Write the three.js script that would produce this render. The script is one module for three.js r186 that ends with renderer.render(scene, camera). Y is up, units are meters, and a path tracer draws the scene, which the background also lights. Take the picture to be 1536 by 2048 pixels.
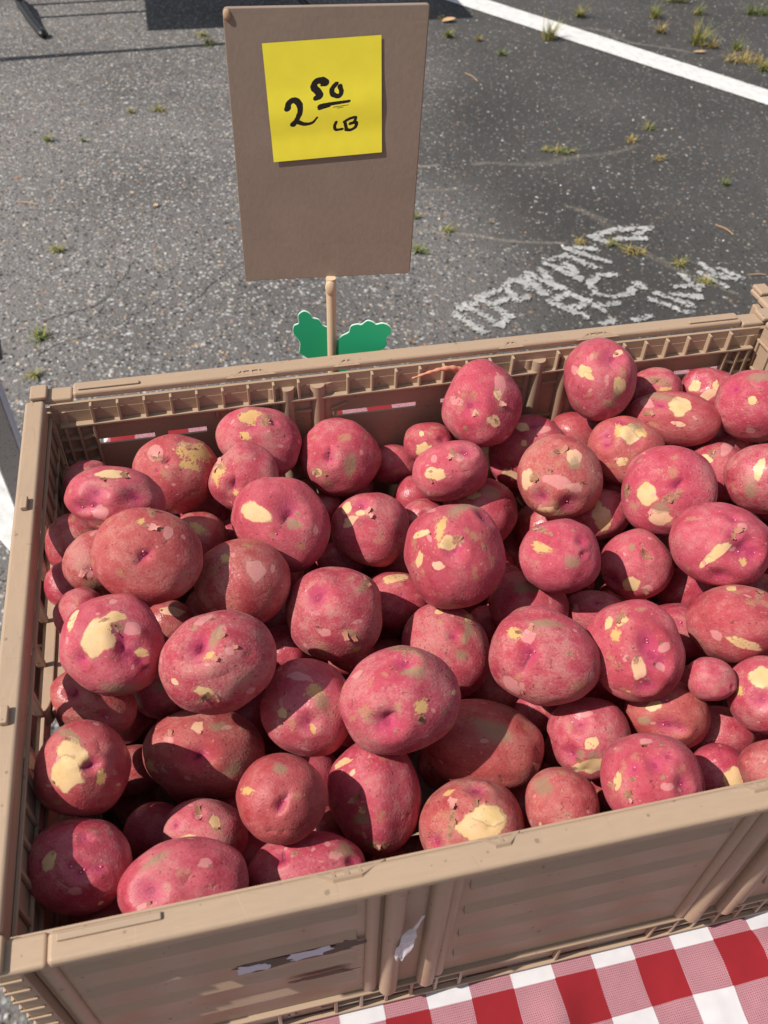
import * as THREE from 'three';
import { mergeGeometries, toCreasedNormals } from 'three/addons/utils/BufferGeometryUtils.js';
import { RoundedBoxGeometry } from 'three/addons/geometries/RoundedBoxGeometry.js';
import { FontLoader } from 'three/addons/loaders/FontLoader.js';
import { TextGeometry } from 'three/addons/geometries/TextGeometry.js';

// ---------------------------------------------------------------- camera, sky, sun, exposure
const TABLE = 0.75;                 // height of the table top (metres)
const Y0 = TABLE + 0.035;           // height of the frame in which the camera was solved
const V3 = (x, y, z) => new THREE.Vector3(x, y, z);
const FPX = 1724;                   // focal length in photo pixels (1536 x 2048)
const YAW = 0.2483, PITCH = 0.794, ROLL = 0.04;
const eye = V3(0.1316, 0.5799 + Y0, 0.1462);
const fwd = V3(Math.sin(YAW) * Math.cos(PITCH), -Math.sin(PITCH), -Math.cos(YAW) * Math.cos(PITCH));
const right0 = V3(Math.cos(YAW), 0, Math.sin(YAW)), up0 = right0.clone().cross(fwd);
const camR = right0.clone().multiplyScalar(Math.cos(ROLL)).addScaledVector(up0, Math.sin(ROLL));
const camU = up0.clone().multiplyScalar(Math.cos(ROLL)).addScaledVector(right0, -Math.sin(ROLL));
const scene = new THREE.Scene();
const camera = new THREE.PerspectiveCamera(2 * Math.atan(1024 / FPX) * 180 / Math.PI, 0.75, 0.02, 400);
camera.position.copy(eye); camera.up.copy(camU); camera.lookAt(eye.clone().add(fwd));
camera.focus = 0.6; camera.userData.fStop = 16;
scene.add(camera);

const SUN_EL = 50 * Math.PI / 180, SUN_AZ = 4.8 * Math.PI / 180;
const sunDir = V3(-Math.cos(SUN_EL) * Math.cos(SUN_AZ), Math.sin(SUN_EL), Math.cos(SUN_EL) * Math.sin(SUN_AZ));
const sun = new THREE.DirectionalLight(new THREE.Color().setRGB(1, 0.935, 0.845), 4.1);
sun.position.copy(sunDir).multiplyScalar(12); sun.target.position.set(0.3, 0.4, -1);
sun.position.add(sun.target.position);
sun.castShadow = true; sun.shadow.mapSize.set(4096, 4096);
Object.assign(sun.shadow.camera, { left: -5, right: 5, top: 5, bottom: -5, near: 0.5, far: 40 });
scene.add(sun, sun.target);

// a clear, slightly hazy sky: brighter towards the horizon and towards the sun
{
  const w = 128, h = 64, a = new Float32Array(w * h * 4), d = V3();
  for (let j = 0; j < h; j++) for (let i = 0; i < w; i++) {
    const la = (j + 0.5) / h * Math.PI - Math.PI / 2, lo = (i + 0.5) / w * 2 * Math.PI - Math.PI;
    d.set(Math.cos(la) * Math.cos(lo), Math.sin(la), Math.cos(la) * Math.sin(lo));
    const e = Math.max(0, d.y), hz = Math.exp(-e * 4), s = Math.max(0, d.dot(sunDir));
    const halo = 0.35 * Math.pow(s, 6) + 0.8 * Math.pow(s, 40);
    const k = 4 * (j * w + i), g = 0.80;
    a[k] = g * (0.21 + 0.30 * hz + halo * 0.9); a[k + 1] = g * (0.25 + 0.28 * hz + halo * 0.85); a[k + 2] = g * (0.33 + 0.20 * hz + halo * 0.75); a[k + 3] = 1;
  }
  const t = new THREE.DataTexture(a, w, h, THREE.RGBAFormat, THREE.FloatType);
  t.mapping = THREE.EquirectangularReflectionMapping; t.magFilter = t.minFilter = THREE.LinearFilter; t.wrapS = THREE.RepeatWrapping; t.needsUpdate = true;
  scene.background = t; scene.environment = t;
}
const renderer = new THREE.WebGLRenderer({ antialias: true });
renderer.setSize(768, 1024);
renderer.toneMapping = THREE.LinearToneMapping;
renderer.toneMappingExposure = 1.34;
renderer.shadowMap.enabled = true;

// ---------------------------------------------------------------- helpers
function rng(seed) { let s = (seed * 2654435761) >>> 0 || 1; return () => { s ^= s << 13; s >>>= 0; s ^= s >>> 17; s ^= s << 5; s >>>= 0; return s / 4294967296; }; }
function hash3(x, y, z) { let h = Math.imul(x, 374761393) ^ Math.imul(y, 668265263) ^ Math.imul(z, 2147483647 - 58); h = Math.imul(h ^ (h >>> 13), 1274126177); return ((h ^ (h >>> 16)) >>> 0) / 4294967296; }
function noise3(x, y, z) {          // value noise, -1 .. 1
  const xi = Math.floor(x), yi = Math.floor(y), zi = Math.floor(z); let u = x - xi, v = y - yi, w = z - zi;
  u = u * u * (3 - 2 * u); v = v * v * (3 - 2 * v); w = w * w * (3 - 2 * w);
  const a = hash3(xi, yi, zi), b = hash3(xi + 1, yi, zi), c = hash3(xi, yi + 1, zi), d = hash3(xi + 1, yi + 1, zi);
  const e = hash3(xi, yi, zi + 1), f = hash3(xi + 1, yi, zi + 1), g = hash3(xi, yi + 1, zi + 1), h = hash3(xi + 1, yi + 1, zi + 1);
  const p = a + (b - a) * u, q = c + (d - c) * u, r = e + (f - e) * u, s = g + (h - g) * u;
  const m = p + (q - p) * v, n = r + (s - r) * v;
  return 2 * (m + (n - m) * w) - 1;
}
const fbm = (x, y, z, o = 3) => { let s = 0, a = 0.55; for (let i = 0; i < o; i++) { s += a * noise3(x, y, z); x = x * 2.03 + 7.1; y = y * 2.03 + 3.7; z = z * 2.03 + 1.3; a *= 0.5; } return s; };
const clamp = (x, a = 0, b = 1) => Math.min(b, Math.max(a, x));
const smooth = (a, b, x) => { const t = clamp((x - a) / (b - a)); return t * t * (3 - 2 * t); };
const toSRGB = x => Math.round(255 * clamp(x <= 0.0031308 ? 12.92 * x : 1.055 * Math.pow(x, 1 / 2.4) - 0.055));
const SRGB_LUT = new Uint8Array(4097); for (let i = 0; i < 4097; i++) SRGB_LUT[i] = toSRGB(i / 4096);
const enc = x => SRGB_LUT[clamp(x, 0, 1) * 4096 | 0];
const lin = (r, g, b) => new THREE.Color(`rgb(${r},${g},${b})`);
function dataTex(arr, w, h, srgb, repeat) {
  const t = new THREE.DataTexture(arr, w, h, THREE.RGBAFormat); if (srgb) t.colorSpace = THREE.SRGBColorSpace;
  t.magFilter = THREE.LinearFilter; t.minFilter = THREE.LinearMipmapLinearFilter; t.generateMipmaps = true;
  if (repeat) t.wrapS = t.wrapT = THREE.RepeatWrapping; t.needsUpdate = true; return t;
}
const taken = {};
function numbered(n) { const k = taken[n] = (taken[n] ?? -1) + 1; return k ? `${n}_${String(k).padStart(3, '0')}` : n; }
function tag(o, label, category, group, kind) { if (label) o.userData.label = label; if (category) o.userData.category = category; if (group) o.userData.group = group; if (kind) o.userData.kind = kind; return o; }
function thing(name, label, category, pos = [0, 0, 0], group) { const g = new THREE.Group(); g.name = numbered(name); g.position.set(...pos); scene.add(g); return tag(g, label, category, group); }
function part(name, geo, mat, parent) { const m = new THREE.Mesh(geo, mat); m.name = name; m.castShadow = m.receiveShadow = true; parent.add(m); return m; }
function ray(px, py) { return fwd.clone().addScaledVector(camR, (px - 768) / FPX).addScaledVector(camU, -(py - 1024) / FPX); }
function onGround(px, py, y = 0) { const d = ray(px, py); return eye.clone().addScaledVector(d, (y - eye.y) / d.y); }
const boxCache = new Map();
function box(x0, x1, y0, y1, z0, z1, r = 0) {
  const w = x1 - x0, h = y1 - y0, d = z1 - z0;
  const g = r > 0 ? new RoundedBoxGeometry(w, h, d, 2, Math.min(r, w / 2.01, h / 2.01, d / 2.01)) : new THREE.BoxGeometry(w, h, d);
  return g.translate((x0 + x1) / 2, (y0 + y1) / 2, (z0 + z1) / 2);
}
function tube(points, r, seg = 24, rad = 8, taper = null) {
  const g = new THREE.TubeGeometry(new THREE.CatmullRomCurve3(points), seg, r, rad, false);
  if (taper) { const p = g.attributes.position, c = new THREE.CatmullRomCurve3(points); for (let i = 0; i <= seg; i++) { const q = c.getPointAt(i / seg), k = taper(i / seg); for (let j = 0; j <= rad; j++) { const n = i * (rad + 1) + j; p.setXYZ(n, q.x + (p.getX(n) - q.x) * k, q.y + (p.getY(n) - q.y) * k, q.z + (p.getZ(n) - q.z) * k); } } g.computeVertexNormals(); }
  return g;
}
// ---------------------------------------------------------------- ground: worn asphalt
const GSIZE = 5.2, GX0 = -1.3, GZ0 = -5.7, GN = 2048;
function sealMask(x, z) {            // 1 where the smoother dark sealed asphalt lies, 0 on the old coarse one
  const line = 0.75 + (-1.8 - z) * 0.21;
  return smooth(-0.30, 0.38, x - line + 0.22 * fbm(x * 1.3, 3, z * 1.3, 3));
}
const crackLines = [   // pixel paths of dusty cracks
  [[1010, 20], [1100, 52], [1200, 60], [1262, 85], [1330, 95], [1420, 115], [1536, 165]],
  [[830, 332], [900, 330], [980, 326], [1080, 328], [1150, 312], [1250, 300], [1300, 260]],
  [[840, 380], [960, 378], [1040, 390], [1130, 410], [1200, 440], [1280, 500], [1370, 545], [1480, 590]],
  [[830, 460], [930, 468], [1020, 482], [1130, 486], [1230, 490]],
  [[380, 610], [430, 560], [520, 500], [560, 420], [600, 330]], [[60, 420], [180, 430], [260, 520], [200, 600], [80, 640]], [[380, 560], [250, 640], [120, 690], [40, 720]]];
const groundMat = (() => {
  const R = rng(11), n = GN, col = new Float32Array(n * n * 3), hgt = new Float32Array(n * n), px = GSIZE / n;
  const mask = new Float32Array(n * n), M = 256; const coarse = new Float32Array(M * M), stain = new Float32Array(M * M);
  for (let j = 0; j < M; j++) for (let i = 0; i < M; i++) {
    const x = GX0 + (i + 0.5) / M * GSIZE, z = GZ0 + (j + 0.5) / M * GSIZE;
    coarse[j * M + i] = sealMask(x, z); stain[j * M + i] = fbm(x * 2.1 + 9, 5, z * 2.1, 4);
  }
  const at = (a, i, j) => { const u = clamp(i / n * M - 0.5, 0, M - 1.001), v = clamp(j / n * M - 0.5, 0, M - 1.001), ui = u | 0, vi = v | 0, f = u - ui, g = v - vi; return (a[vi * M + ui] * (1 - f) + a[vi * M + ui + 1] * f) * (1 - g) + (a[(vi + 1) * M + ui] * (1 - f) + a[(vi + 1) * M + ui + 1] * f) * g; };
  for (let j = 0; j < n; j++) for (let i = 0; i < n; i++) {
    const k = j * n + i, m = mask[k] = at(coarse, i, j), s = at(stain, i, j);
    const b = (0.049 + 0.071 * (1 - m)) * (1 + 0.55 * (R() - 0.5)) * (1 + 0.4 * s);
    col[3 * k] = b * 1.05; col[3 * k + 1] = b * 0.98; col[3 * k + 2] = b * 0.95; hgt[k] = 0.25 + 0.25 * R();
  }
  const stone = (cx, cy, r, c, hh, sq) => {
    const r2 = Math.ceil(r + 1), ca = Math.cos(sq), sa = Math.sin(sq), el = 0.7 + 0.3 * Math.abs(ca);
    for (let y = -r2; y <= r2; y++) for (let x = -r2; x <= r2; x++) {
      const u = (x * ca + y * sa), v = (-x * sa + y * ca) / el, q = Math.sqrt(u * u + v * v) / r; if (q > 1) continue;
      const i = (Math.round(cx) + x + n) % n, j = (Math.round(cy) + y + n) % n, k = j * n + i, w = smooth(1, 0.55, q);
      for (let t = 0; t < 3; t++) col[3 * k + t] += (c[t] * (0.85 + 0.3 * R()) - col[3 * k + t]) * w;
      hgt[k] = Math.max(hgt[k], 0.3 + hh * (1 - q * q));
    }
  };
  for (let s = 0; s < 330000; s++) {
    const cx = R() * n, cy = R() * n, m = mask[(cy | 0) * n + (cx | 0)];
    if (R() < m * 0.62) continue;
    const r = 1.0 + 2.3 * R() * R() + (R() < 0.04 ? 1.4 : 0), tone = R(), v = (0.08 + 0.36 * Math.pow(R(), 1.6)) * (1 - 0.52 * m);
    let c = [v * 1.02, v, v * 0.99];
    if (tone < 0.10) c = [v * 1.25, v * 1.0, v * 0.74]; else if (tone < 0.125) c = [0.34, 0.19, 0.10]; else if (tone < 0.17) { const w = 0.42 - 0.14 * m; c = [w, w * 0.98, w * 0.95]; } else if (tone < 0.36) c = [0.03, 0.03, 0.032];
    stone(cx, cy, r, c, 0.25 + 0.4 * R(), R() * 3);
  }
  for (let s = 0; s < 600; s++) {   // the odd pale chip
    const w = 0.35 + 0.25 * R(); stone(R() * n, R() * n, 1.6 + 1.6 * R(), R() < 0.25 ? [w, w * 0.72, w * 0.48] : [w, w * 0.97, w * 0.92], 0.7, R() * 3);
  }
  // cracks filled with pale dust (right) or open and dark (left)
  crackLines.forEach((path, pi) => {
    const c = new THREE.CatmullRomCurve3(path.map(q => onGround(...q))), L = c.getLength(), steps = Math.ceil(L / px);
    for (let s = 0; s < steps; s++) {
      const q = c.getPoint(s / steps), wob = 6 * fbm(s * 0.02, pi, 2, 3);
      if (noise3(s * 0.012, pi * 7, 1) < -0.35) continue;
      const dark = pi > 3, cnt = dark ? 4 : 12, wid = dark ? 1.2 : 5 + 7 * Math.abs(noise3(s * 0.01, pi, 9));
      for (let t = 0; t < cnt; t++) {
        const g = (R() + R() + R() - 1.5) * wid, i = ((q.x - GX0) / px + g + wob) | 0, j = ((q.z - GZ0) / px + g * 0.4 + wob + (R() - 0.5) * wid) | 0;
        if (i < 0 || j < 0 || i >= n || j >= n) continue; const k = j * n + i, w = dark ? 0.45 : 0.5 * R();
        const cc = dark ? [0.025, 0.024, 0.022] : [0.26, 0.225, 0.175];
        for (let a = 0; a < 3; a++) col[3 * k + a] += (cc[a] - col[3 * k + a]) * w;
        hgt[k] += ((dark ? 0 : 0.35) - hgt[k]) * w;
      }
    }
  });
  const C = new Uint8Array(n * n * 4), B = new Uint8Array(n * n * 4);
  for (let k = 0; k < n * n; k++) { for (let t = 0; t < 3; t++) C[4 * k + t] = enc(col[3 * k + t]); C[4 * k + 3] = 255; const b = clamp(hgt[k]) * 255; B[4 * k] = B[4 * k + 1] = B[4 * k + 2] = b; B[4 * k + 3] = 255; }
  const tc = dataTex(C, n, n, true, true), tb = dataTex(B, n, n, false, true); for (const t of [tc, tb]) t.wrapS = t.wrapT = THREE.MirroredRepeatWrapping;
  return new THREE.MeshStandardMaterial({ map: tc, bumpMap: tb, bumpScale: 0.007, roughness: 0.86 });
})();
{
  const g = new THREE.PlaneGeometry(160, 160).rotateX(-Math.PI / 2), p = g.attributes.position, uv = g.attributes.uv;
  for (let i = 0; i < p.count; i++) uv.setXY(i, (p.getX(i) - GX0) / GSIZE, (p.getZ(i) - GZ0) / GSIZE);
  const m = part('asphalt_ground', g, groundMat, scene); tag(m, 'grey asphalt of a car park with coarse old and dark sealed areas', 'asphalt', null, 'structure');
}
// painted stripes: worn white paint, real outline worn through by noise
function paintMat(w, h, draw, wear, seed, white = 0.64) {
  const cv = document.createElement('canvas'); cv.width = w; cv.height = h; const c = cv.getContext('2d');
  c.fillStyle = '#000'; c.fillRect(0, 0, w, h); c.fillStyle = c.strokeStyle = '#fff'; draw(c, w, h);
  const d = c.getImageData(0, 0, w, h).data, A = new Uint8Array(w * h * 4), C = new Uint8Array(w * h * 4), R = rng(seed);
  for (let j = 0; j < h; j++) for (let i = 0; i < w; i++) {
    const s = (h - 1 - j) * w + i, k = j * w + i;
    const g = wear(i, j) + 0.75 * fbm(i * 0.26, j * 0.26, seed, 3) + 0.25 * fbm(i * 0.03, j * 0.03, seed + 5, 2) + 0.3 * (R() - 0.5);
    const on = d[4 * s] / 255 * 1.0 + (d[4 * s] > 8 ? 0 : -9) > g + 0.12 ? 255 : 0;
    A[4 * k] = A[4 * k + 1] = A[4 * k + 2] = on; A[4 * k + 3] = 255;
    const v = white + 0.14 * fbm(i * 0.11, j * 0.11, 3 + seed, 3) + 0.12 * (R() - 0.5); C[4 * k] = enc(v); C[4 * k + 1] = enc(v * 0.99); C[4 * k + 2] = enc(v * 0.98); C[4 * k + 3] = 255;
  }
  return new THREE.MeshStandardMaterial({ map: dataTex(C, w, h, true), alphaMap: dataTex(A, w, h), alphaTest: 0.5, roughness: 0.8, bumpMap: groundMat.bumpMap, bumpScale: 0.001, side: THREE.DoubleSide });
}
function groundQuad(a, b, c, d, y, nx = 2) {     // corners: start-left, start-right, end-right, end-left
  const g = new THREE.BufferGeometry(); const P = [a, b, c, d].map(q => [q.x, y, q.z]).flat();
  g.setAttribute('position', new THREE.Float32BufferAttribute(P, 3)); g.setAttribute('uv', new THREE.Float32BufferAttribute([0, 0, 1, 0, 1, 1, 0, 1], 2)); g.setIndex([0, 1, 2, 0, 2, 3]);
  g.computeVertexNormals(); if (g.attributes.normal.getY(0) < 0) { g.setIndex([0, 2, 1, 0, 3, 2]); g.computeVertexNormals(); } return g;
}
{
  const b = onGround(866, -6), a = onGround(958, -6), c = onGround(1545, 216), d = onGround(1545, 183);
  const e = b.clone().sub(c), f = a.clone().sub(d);
  const m = part('parking_stripe', groundQuad(d.clone().addScaledVector(f, -0.3), c.clone().addScaledVector(e, -0.3), b.clone().addScaledVector(e, 0.4), a.clone().addScaledVector(f, 0.4), 0.004),
    paintMat(128, 1536, (c, w, h) => c.fillRect(5, 0, w - 10, h), (i) => 0.33 + 0.5 * Math.pow(Math.abs(i / 64 - 1), 6), 5), scene);
  tag(m, 'long white parking stripe crossing the dark sealed asphalt', 'road marking', null, 'structure');
  const dir = c.clone().sub(b).normalize(), o = onGround(8, 985), n = V3(-dir.z, 0, dir.x), q = s => o.clone().addScaledVector(dir, s);
  const m2 = part('parking_stripe_001', groundQuad(q(0.9).addScaledVector(n, -0.08), q(0.9).addScaledVector(n, 0.08), q(-1.8).addScaledVector(n, 0.08), q(-1.8).addScaledVector(n, -0.08), 0.004),
    paintMat(128, 1024, (c, w, h) => c.fillRect(5, 0, w - 10, h), () => 0.36, 8), scene);
  tag(m2, 'white parking stripe beside the canopy leg and the table', 'road marking', null, 'structure');
}
// faded stencilled lettering: strokes traced where they lie on the ground
{
  const strokes = [
    [[905, 628], [968, 666]], [[930, 612], [1000, 652], [1012, 640]], [[920, 618], [950, 610]], [[958, 598], [1022, 636]], [[958, 600], [1000, 580]], [[985, 612], [1010, 600]],
    [[1010, 575], [1032, 602], [1052, 596]], [[1008, 578], [1022, 562], [1050, 566], [1055, 580]], [[1050, 555], [1088, 590]], [[1056, 548], [1110, 576]], [[1080, 540], [1105, 570], [1125, 578]],
    [[1090, 528], [1160, 560]], [[1100, 522], [1130, 512], [1188, 536]], [[1130, 528], [1150, 548]], [[1135, 500], [1215, 526]], [[1150, 496], [1190, 500]],
    [[1180, 476], [1220, 488]], [[1190, 474], [1240, 458]], [[1232, 480], [1290, 478]], [[1240, 462], [1300, 456]], [[1272, 470], [1296, 460]],
    [[1100, 606], [1172, 636]], [[1112, 600], [1140, 590], [1168, 602]], [[1140, 620], [1165, 612]], [[1205, 612], [1235, 608]], [[1176, 604], [1205, 622]],
    [[1230, 552], [1196, 552], [1180, 570], [1190, 588], [1222, 596], [1258, 592], [1262, 580]],
    [[1205, 650], [1225, 644]], [[1270, 642], [1300, 634]], [[1268, 566], [1286, 576]], [[1300, 600], [1370, 626]], [[1312, 588], [1380, 612]], [[1340, 590], [1400, 596]], [[1350, 575], [1400, 572]], [[1365, 552], [1392, 580]],
    [[1400, 530], [1440, 556]], [[1420, 552], [1470, 560]], [[1400, 548], [1450, 575]], [[1440, 540], [1478, 556]]];
  const P = strokes.map(s => s.map(q => onGround(...q))), X0 = 0.62, X1 = 2.05, Z0 = -2.62, Z1 = -1.55, W = 768, Hh = 576;
  const mat = paintMat(W, Hh, c => {
    c.lineCap = 'round'; c.lineJoin = 'round';
    for (const [lw, sh] of [[21, 75], [15, 150], [9, 210]]) for (const s of P) { c.lineWidth = lw; c.strokeStyle = `rgb(${sh},${sh},${sh})`; c.beginPath(); s.forEach((p, i) => c[i ? 'lineTo' : 'moveTo']((p.x - X0) / (X1 - X0) * W, (p.z - Z0) / (Z1 - Z0) * Hh)); c.stroke(); }
  }, () => 0.46, 21, 0.36);
  // canvas row 0 is the far edge: v = 1 at Z0
  const m = part('pavement_lettering', groundQuad(V3(X0, 0, Z1), V3(X1, 0, Z1), V3(X1, 0, Z0), V3(X0, 0, Z0), 0.0045), mat, scene);
  tag(m, 'worn white stencilled lettering painted on the asphalt', 'road marking', null, 'structure');
}
// loose grit: small stones lying on the asphalt, nobody could count them
{
  const g = new THREE.IcosahedronGeometry(1, 1); { const p = g.attributes.position; for (let i = 0; i < p.count; i++) { const k = 1 + 0.28 * noise3(p.getX(i) * 2, p.getY(i) * 2, p.getZ(i) * 2); p.setXYZ(i, p.getX(i) * k, p.getY(i) * k * 0.6, p.getZ(i) * k); } g.computeVertexNormals(); }
  const N = 5200, im = new THREE.InstancedMesh(g, new THREE.MeshStandardMaterial({ roughness: 0.75 }), N), R = rng(31), m4 = new THREE.Matrix4(), q = new THREE.Quaternion(), c = new THREE.Color();
  for (let i = 0; i < N; i++) {
    const x = GX0 + R() * GSIZE, z = -5.5 + R() * 4.6, m = sealMask(x, z), s = (0.0016 + 0.0022 * R() * R()) * (R() < 0.04 ? 1.7 : 1);
    q.setFromAxisAngle(V3(R() - 0.5, R() - 0.5, R() - 0.5).normalize(), 6.28 * R() * 0.2 + 0); m4.compose(V3(x, s * 0.25, z), q, V3(s * (0.8 + R() * 0.7), s, s * (0.8 + R() * 0.7))); im.setMatrixAt(i, m4);
    const t = R(), v = 0.10 + 0.36 * R(); if (t < 0.16) c.setRGB(v * 1.2, v * 0.85, v * 0.55); else if (t < 0.2) c.setRGB(0.4, 0.2, 0.1); else if (t < 0.34) c.setRGB(0.6, 0.59, 0.56); else c.setRGB(v, v * 0.98, v * 0.96); im.setColorAt(i, c);
  }
  im.name = 'loose_grit'; im.castShadow = im.receiveShadow = true; scene.add(im); tag(im, 'fine loose grit and pale stone chips on the asphalt', 'gravel', null, 'stuff');
}
// weeds in the cracks
const bladeMats = [lin(112, 128, 60), lin(146, 142, 70), lin(172, 150, 88)].map(c => new THREE.MeshPhysicalMaterial({ color: c, roughness: 0.9, transmission: 0.25, thickness: 0, side: THREE.DoubleSide }));
function tuft(px, py, size, kind, where, spread = 1, long = 1) {
  size *= 1.15;
  const o = onGround(px, py), R = rng(px * 7 + py), gs = [[], [], []], nB = Math.round((20 + 26 * size / 0.05) * long);
  for (let b = 0; b < nB; b++) {
    const a = R() * 6.283, off = (long > 1 ? (R() - 0.5) * size * long * 1.1 : (R() - 0.5) * size * 0.4), L = size * (0.35 + 0.75 * R()), lean = (0.35 + 0.8 * R()) * spread, w = 0.0016 + 0.0016 * R();
    const bx = off + (R() - 0.5) * size * 0.25, bz = off * 0.25 + (R() - 0.5) * size * 0.25, P = [], I = [], dx = Math.cos(a), dz = Math.sin(a), S = 4;
    for (let s = 0; s <= S; s++) { const t = s / S, out = L * t * Math.sin(Math.min(1.5, lean * (0.5 + t * 0.8))), y = L * t * Math.cos(Math.min(1.45, lean * (0.5 + t * 0.8))), ww = w * (1 - t * 0.85); P.push(bx + dx * out - dz * ww, y, bz + dz * out + dx * ww, bx + dx * out + dz * ww, y, bz + dz * out - dx * ww); if (s < S) { const k = 2 * s; I.push(k, k + 1, k + 2, k + 1, k + 3, k + 2); } }
    const g = new THREE.BufferGeometry(); g.setAttribute('position', new THREE.Float32BufferAttribute(P, 3)); g.setIndex(I); g.computeVertexNormals();
    const t = R(), k = kind === 0 ? (t < 0.75 ? 0 : 1) : kind === 1 ? (t < 0.35 ? 0 : t < 0.75 ? 1 : 2) : (t < 0.15 ? 1 : 2); gs[k].push(g);
  }
  const lbl = ['green weed tuft ', 'yellow green grass tuft ', 'dry straw coloured grass clump '][kind] + where;
  const t = thing(['weed_tuft', 'grass_tuft', 'dry_grass_clump'][kind], lbl, ['weed', 'grass', 'dry grass'][kind], [o.x, 0.002, o.z], ['green weeds dotted over the asphalt', 'grass tufts in the asphalt cracks', 'dry grass clumps in the asphalt cracks'][kind]);
  gs.forEach((g, i) => g.length && part(['green_blades', 'yellow_blades', 'dry_blades'][i], mergeGeometries(g), bladeMats[i], t));
}
const OLD = 'on the coarse old asphalt ', SEAL = 'on the dark sealed asphalt ', FAR = 'in the crack past the stripe ';
for (const a of [[80, 676, 0.040, 0, OLD + 'beside the canopy leg', 1.3], [70, 752, 0.028, 1, OLD + 'behind the crate corner and canopy leg', 1.5], [113, 503, 0.036, 1, OLD + 'with reddish dirt round it', 1.3], [95, 283, 0.032, 0, OLD + 'well away from other plants'], [168, 284, 0.02, 0, OLD + 'the tiniest of all'], [318, 222, 0.04, 1, OLD + 'flattened and sprawling', 1.6], [262, 226, 0.025, 1, OLD + 'small, next to a sprawling one', 1.5], [418, 90, 0.05, 1, 'in the thin shadow near the price board', 1.4], [405, 72, 0.04, 1, 'between thin shadow and far table shadow', 1.6],
  [836, 506, 0.038, 0, 'beside the lower corner of the price board', 1.2], [832, 438, 0.022, 0, 'tiny, beside the edge of the price board'], [895, 462, 0.03, 1, 'between the price board and the lettering', 1.4], [897, 75, 0.055, 1, 'behind the tan dead leaf', 1.1], [882, 38, 0.03, 2, 'touching the tan dead leaf', 1.3], [1003, 111, 0.04, 0, SEAL + 'before the long stripe'], [957, 82, 0.035, 2, SEAL + 'between leaf and stripe'], [1097, 80, 0.10, 1, 'growing up against the long white stripe', 0.75], [1158, 34, 0.075, 1, 'just beyond the long white stripe', 0.9], [1308, 36, 0.075, 1, FAR + 'with upright blades', 0.8],
  [1320, 66, 0.06, 2, FAR + 'below upright blades', 1], [1393, 90, 0.115, 1, FAR + 'the largest and tallest', 0.8], [1422, 96, 0.06, 2, 'at the side of the largest tuft beyond the stripe', 1.2], [1472, 102, 0.06, 0, FAR + 'narrow and upright', 0.6], [1490, 124, 0.075, 2, FAR + 'long, matted', 1.3, 1.8], [1530, 142, 0.07, 1, FAR + 'joined to the matted straw', 1.2], [1510, 30, 0.065, 0, 'in a row of its own past the crack', 0.9, 1.5], [1395, 30, 0.06, 1, 'behind the largest tuft', 1], [1352, 5, 0.06, 1, 'farthest past the crack, a low row', 0.9, 1.4],
  [1115, 304, 0.038, 1, SEAL + 'stretched along a dusty crack', 1.4, 2.2], [1262, 284, 0.035, 2, 'at the bend of a dusty crack', 1.5], [1298, 258, 0.04, 1, SEAL + 'at the end of a dusty crack', 1.4], [1318, 320, 0.03, 2, SEAL + 'below the bent crack', 1.5], [1450, 370, 0.03, 0, SEAL + 'alone between stripe and lettering', 0.8], [1226, 490, 0.03, 1, 'at the first line of the lettering', 1.5], [1268, 505, 0.035, 2, 'lying across the lettering crack', 1.6, 1.6], [1358, 532, 0.034, 1, 'in the crack through the lettering', 1.2], [1412, 566, 0.032, 1, 'in the lettering crack near the second crate', 1.4], [1160, 488, 0.03, 2, 'at the top of the first lettering line', 1.6]]) tuft(...a);
// a dead leaf and straws
{
  const leafMat = new THREE.MeshStandardMaterial({ color: lin(196, 160, 118), roughness: 0.8, side: THREE.DoubleSide });
  const leaf = (px, py, L, w, rot, label) => {
    const g = new THREE.PlaneGeometry(L, w, 10, 6).rotateX(-Math.PI / 2), p = g.attributes.position;
    for (let i = 0; i < p.count; i++) { const u = p.getX(i) / L + 0.5, v = p.getZ(i) / w, k = Math.pow(Math.sin(Math.PI * clamp(u * 0.96 + 0.02)), 0.7); p.setZ(i, v * w * k); p.setY(i, 0.004 + 0.10 * L * u * u + 0.14 * w * v * v * 4 * k); }
    g.computeVertexNormals(); const o = onGround(px, py), m = part(numbered('dead_leaf'), g, leafMat, scene); m.position.set(o.x, 0.003, o.z); m.rotation.y = rot; tag(m, label, 'leaf');
  };
  leaf(897, 44, 0.075, 0.045, 0.2, 'tan dead leaf lying on the asphalt beside the long white stripe');
  leaf(1398, 107, 0.06, 0.02, -0.3, 'pale leaf scrap at the foot of a big grass tuft');
  leaf(312, 414, 0.018, 0.014, 0.6, 'tiny pale leaf scrap on the coarse old asphalt');
  const straw = (px, py, qx, qy, label) => { const a = onGround(px, py), b = onGround(qx, qy), m = a.clone().add(b).multiplyScalar(0.5); m.x += 0.006; const d = V3(m.x, 0.004, m.z); const s = part(numbered('dry_straw'), tube([a.clone().sub(d).setY(0.001), V3(0, 0.003, 0), b.clone().sub(d).setY(0.001)], 0.0016, 10, 5), leafMat, scene); s.position.copy(d); tag(s, label, 'straw'); };
  straw(1430, 452, 1466, 472, 'short dry straw lying beyond the faded lettering'); straw(34, 406, 75, 412, 'dry straw lying on the coarse old asphalt'); straw(930, 148, 955, 165, 'bent dry stem on the asphalt near the long white stripe'); straw(1496, 552, 1530, 552, 'dry straw lying near the corner of the second crate');
}
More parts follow.
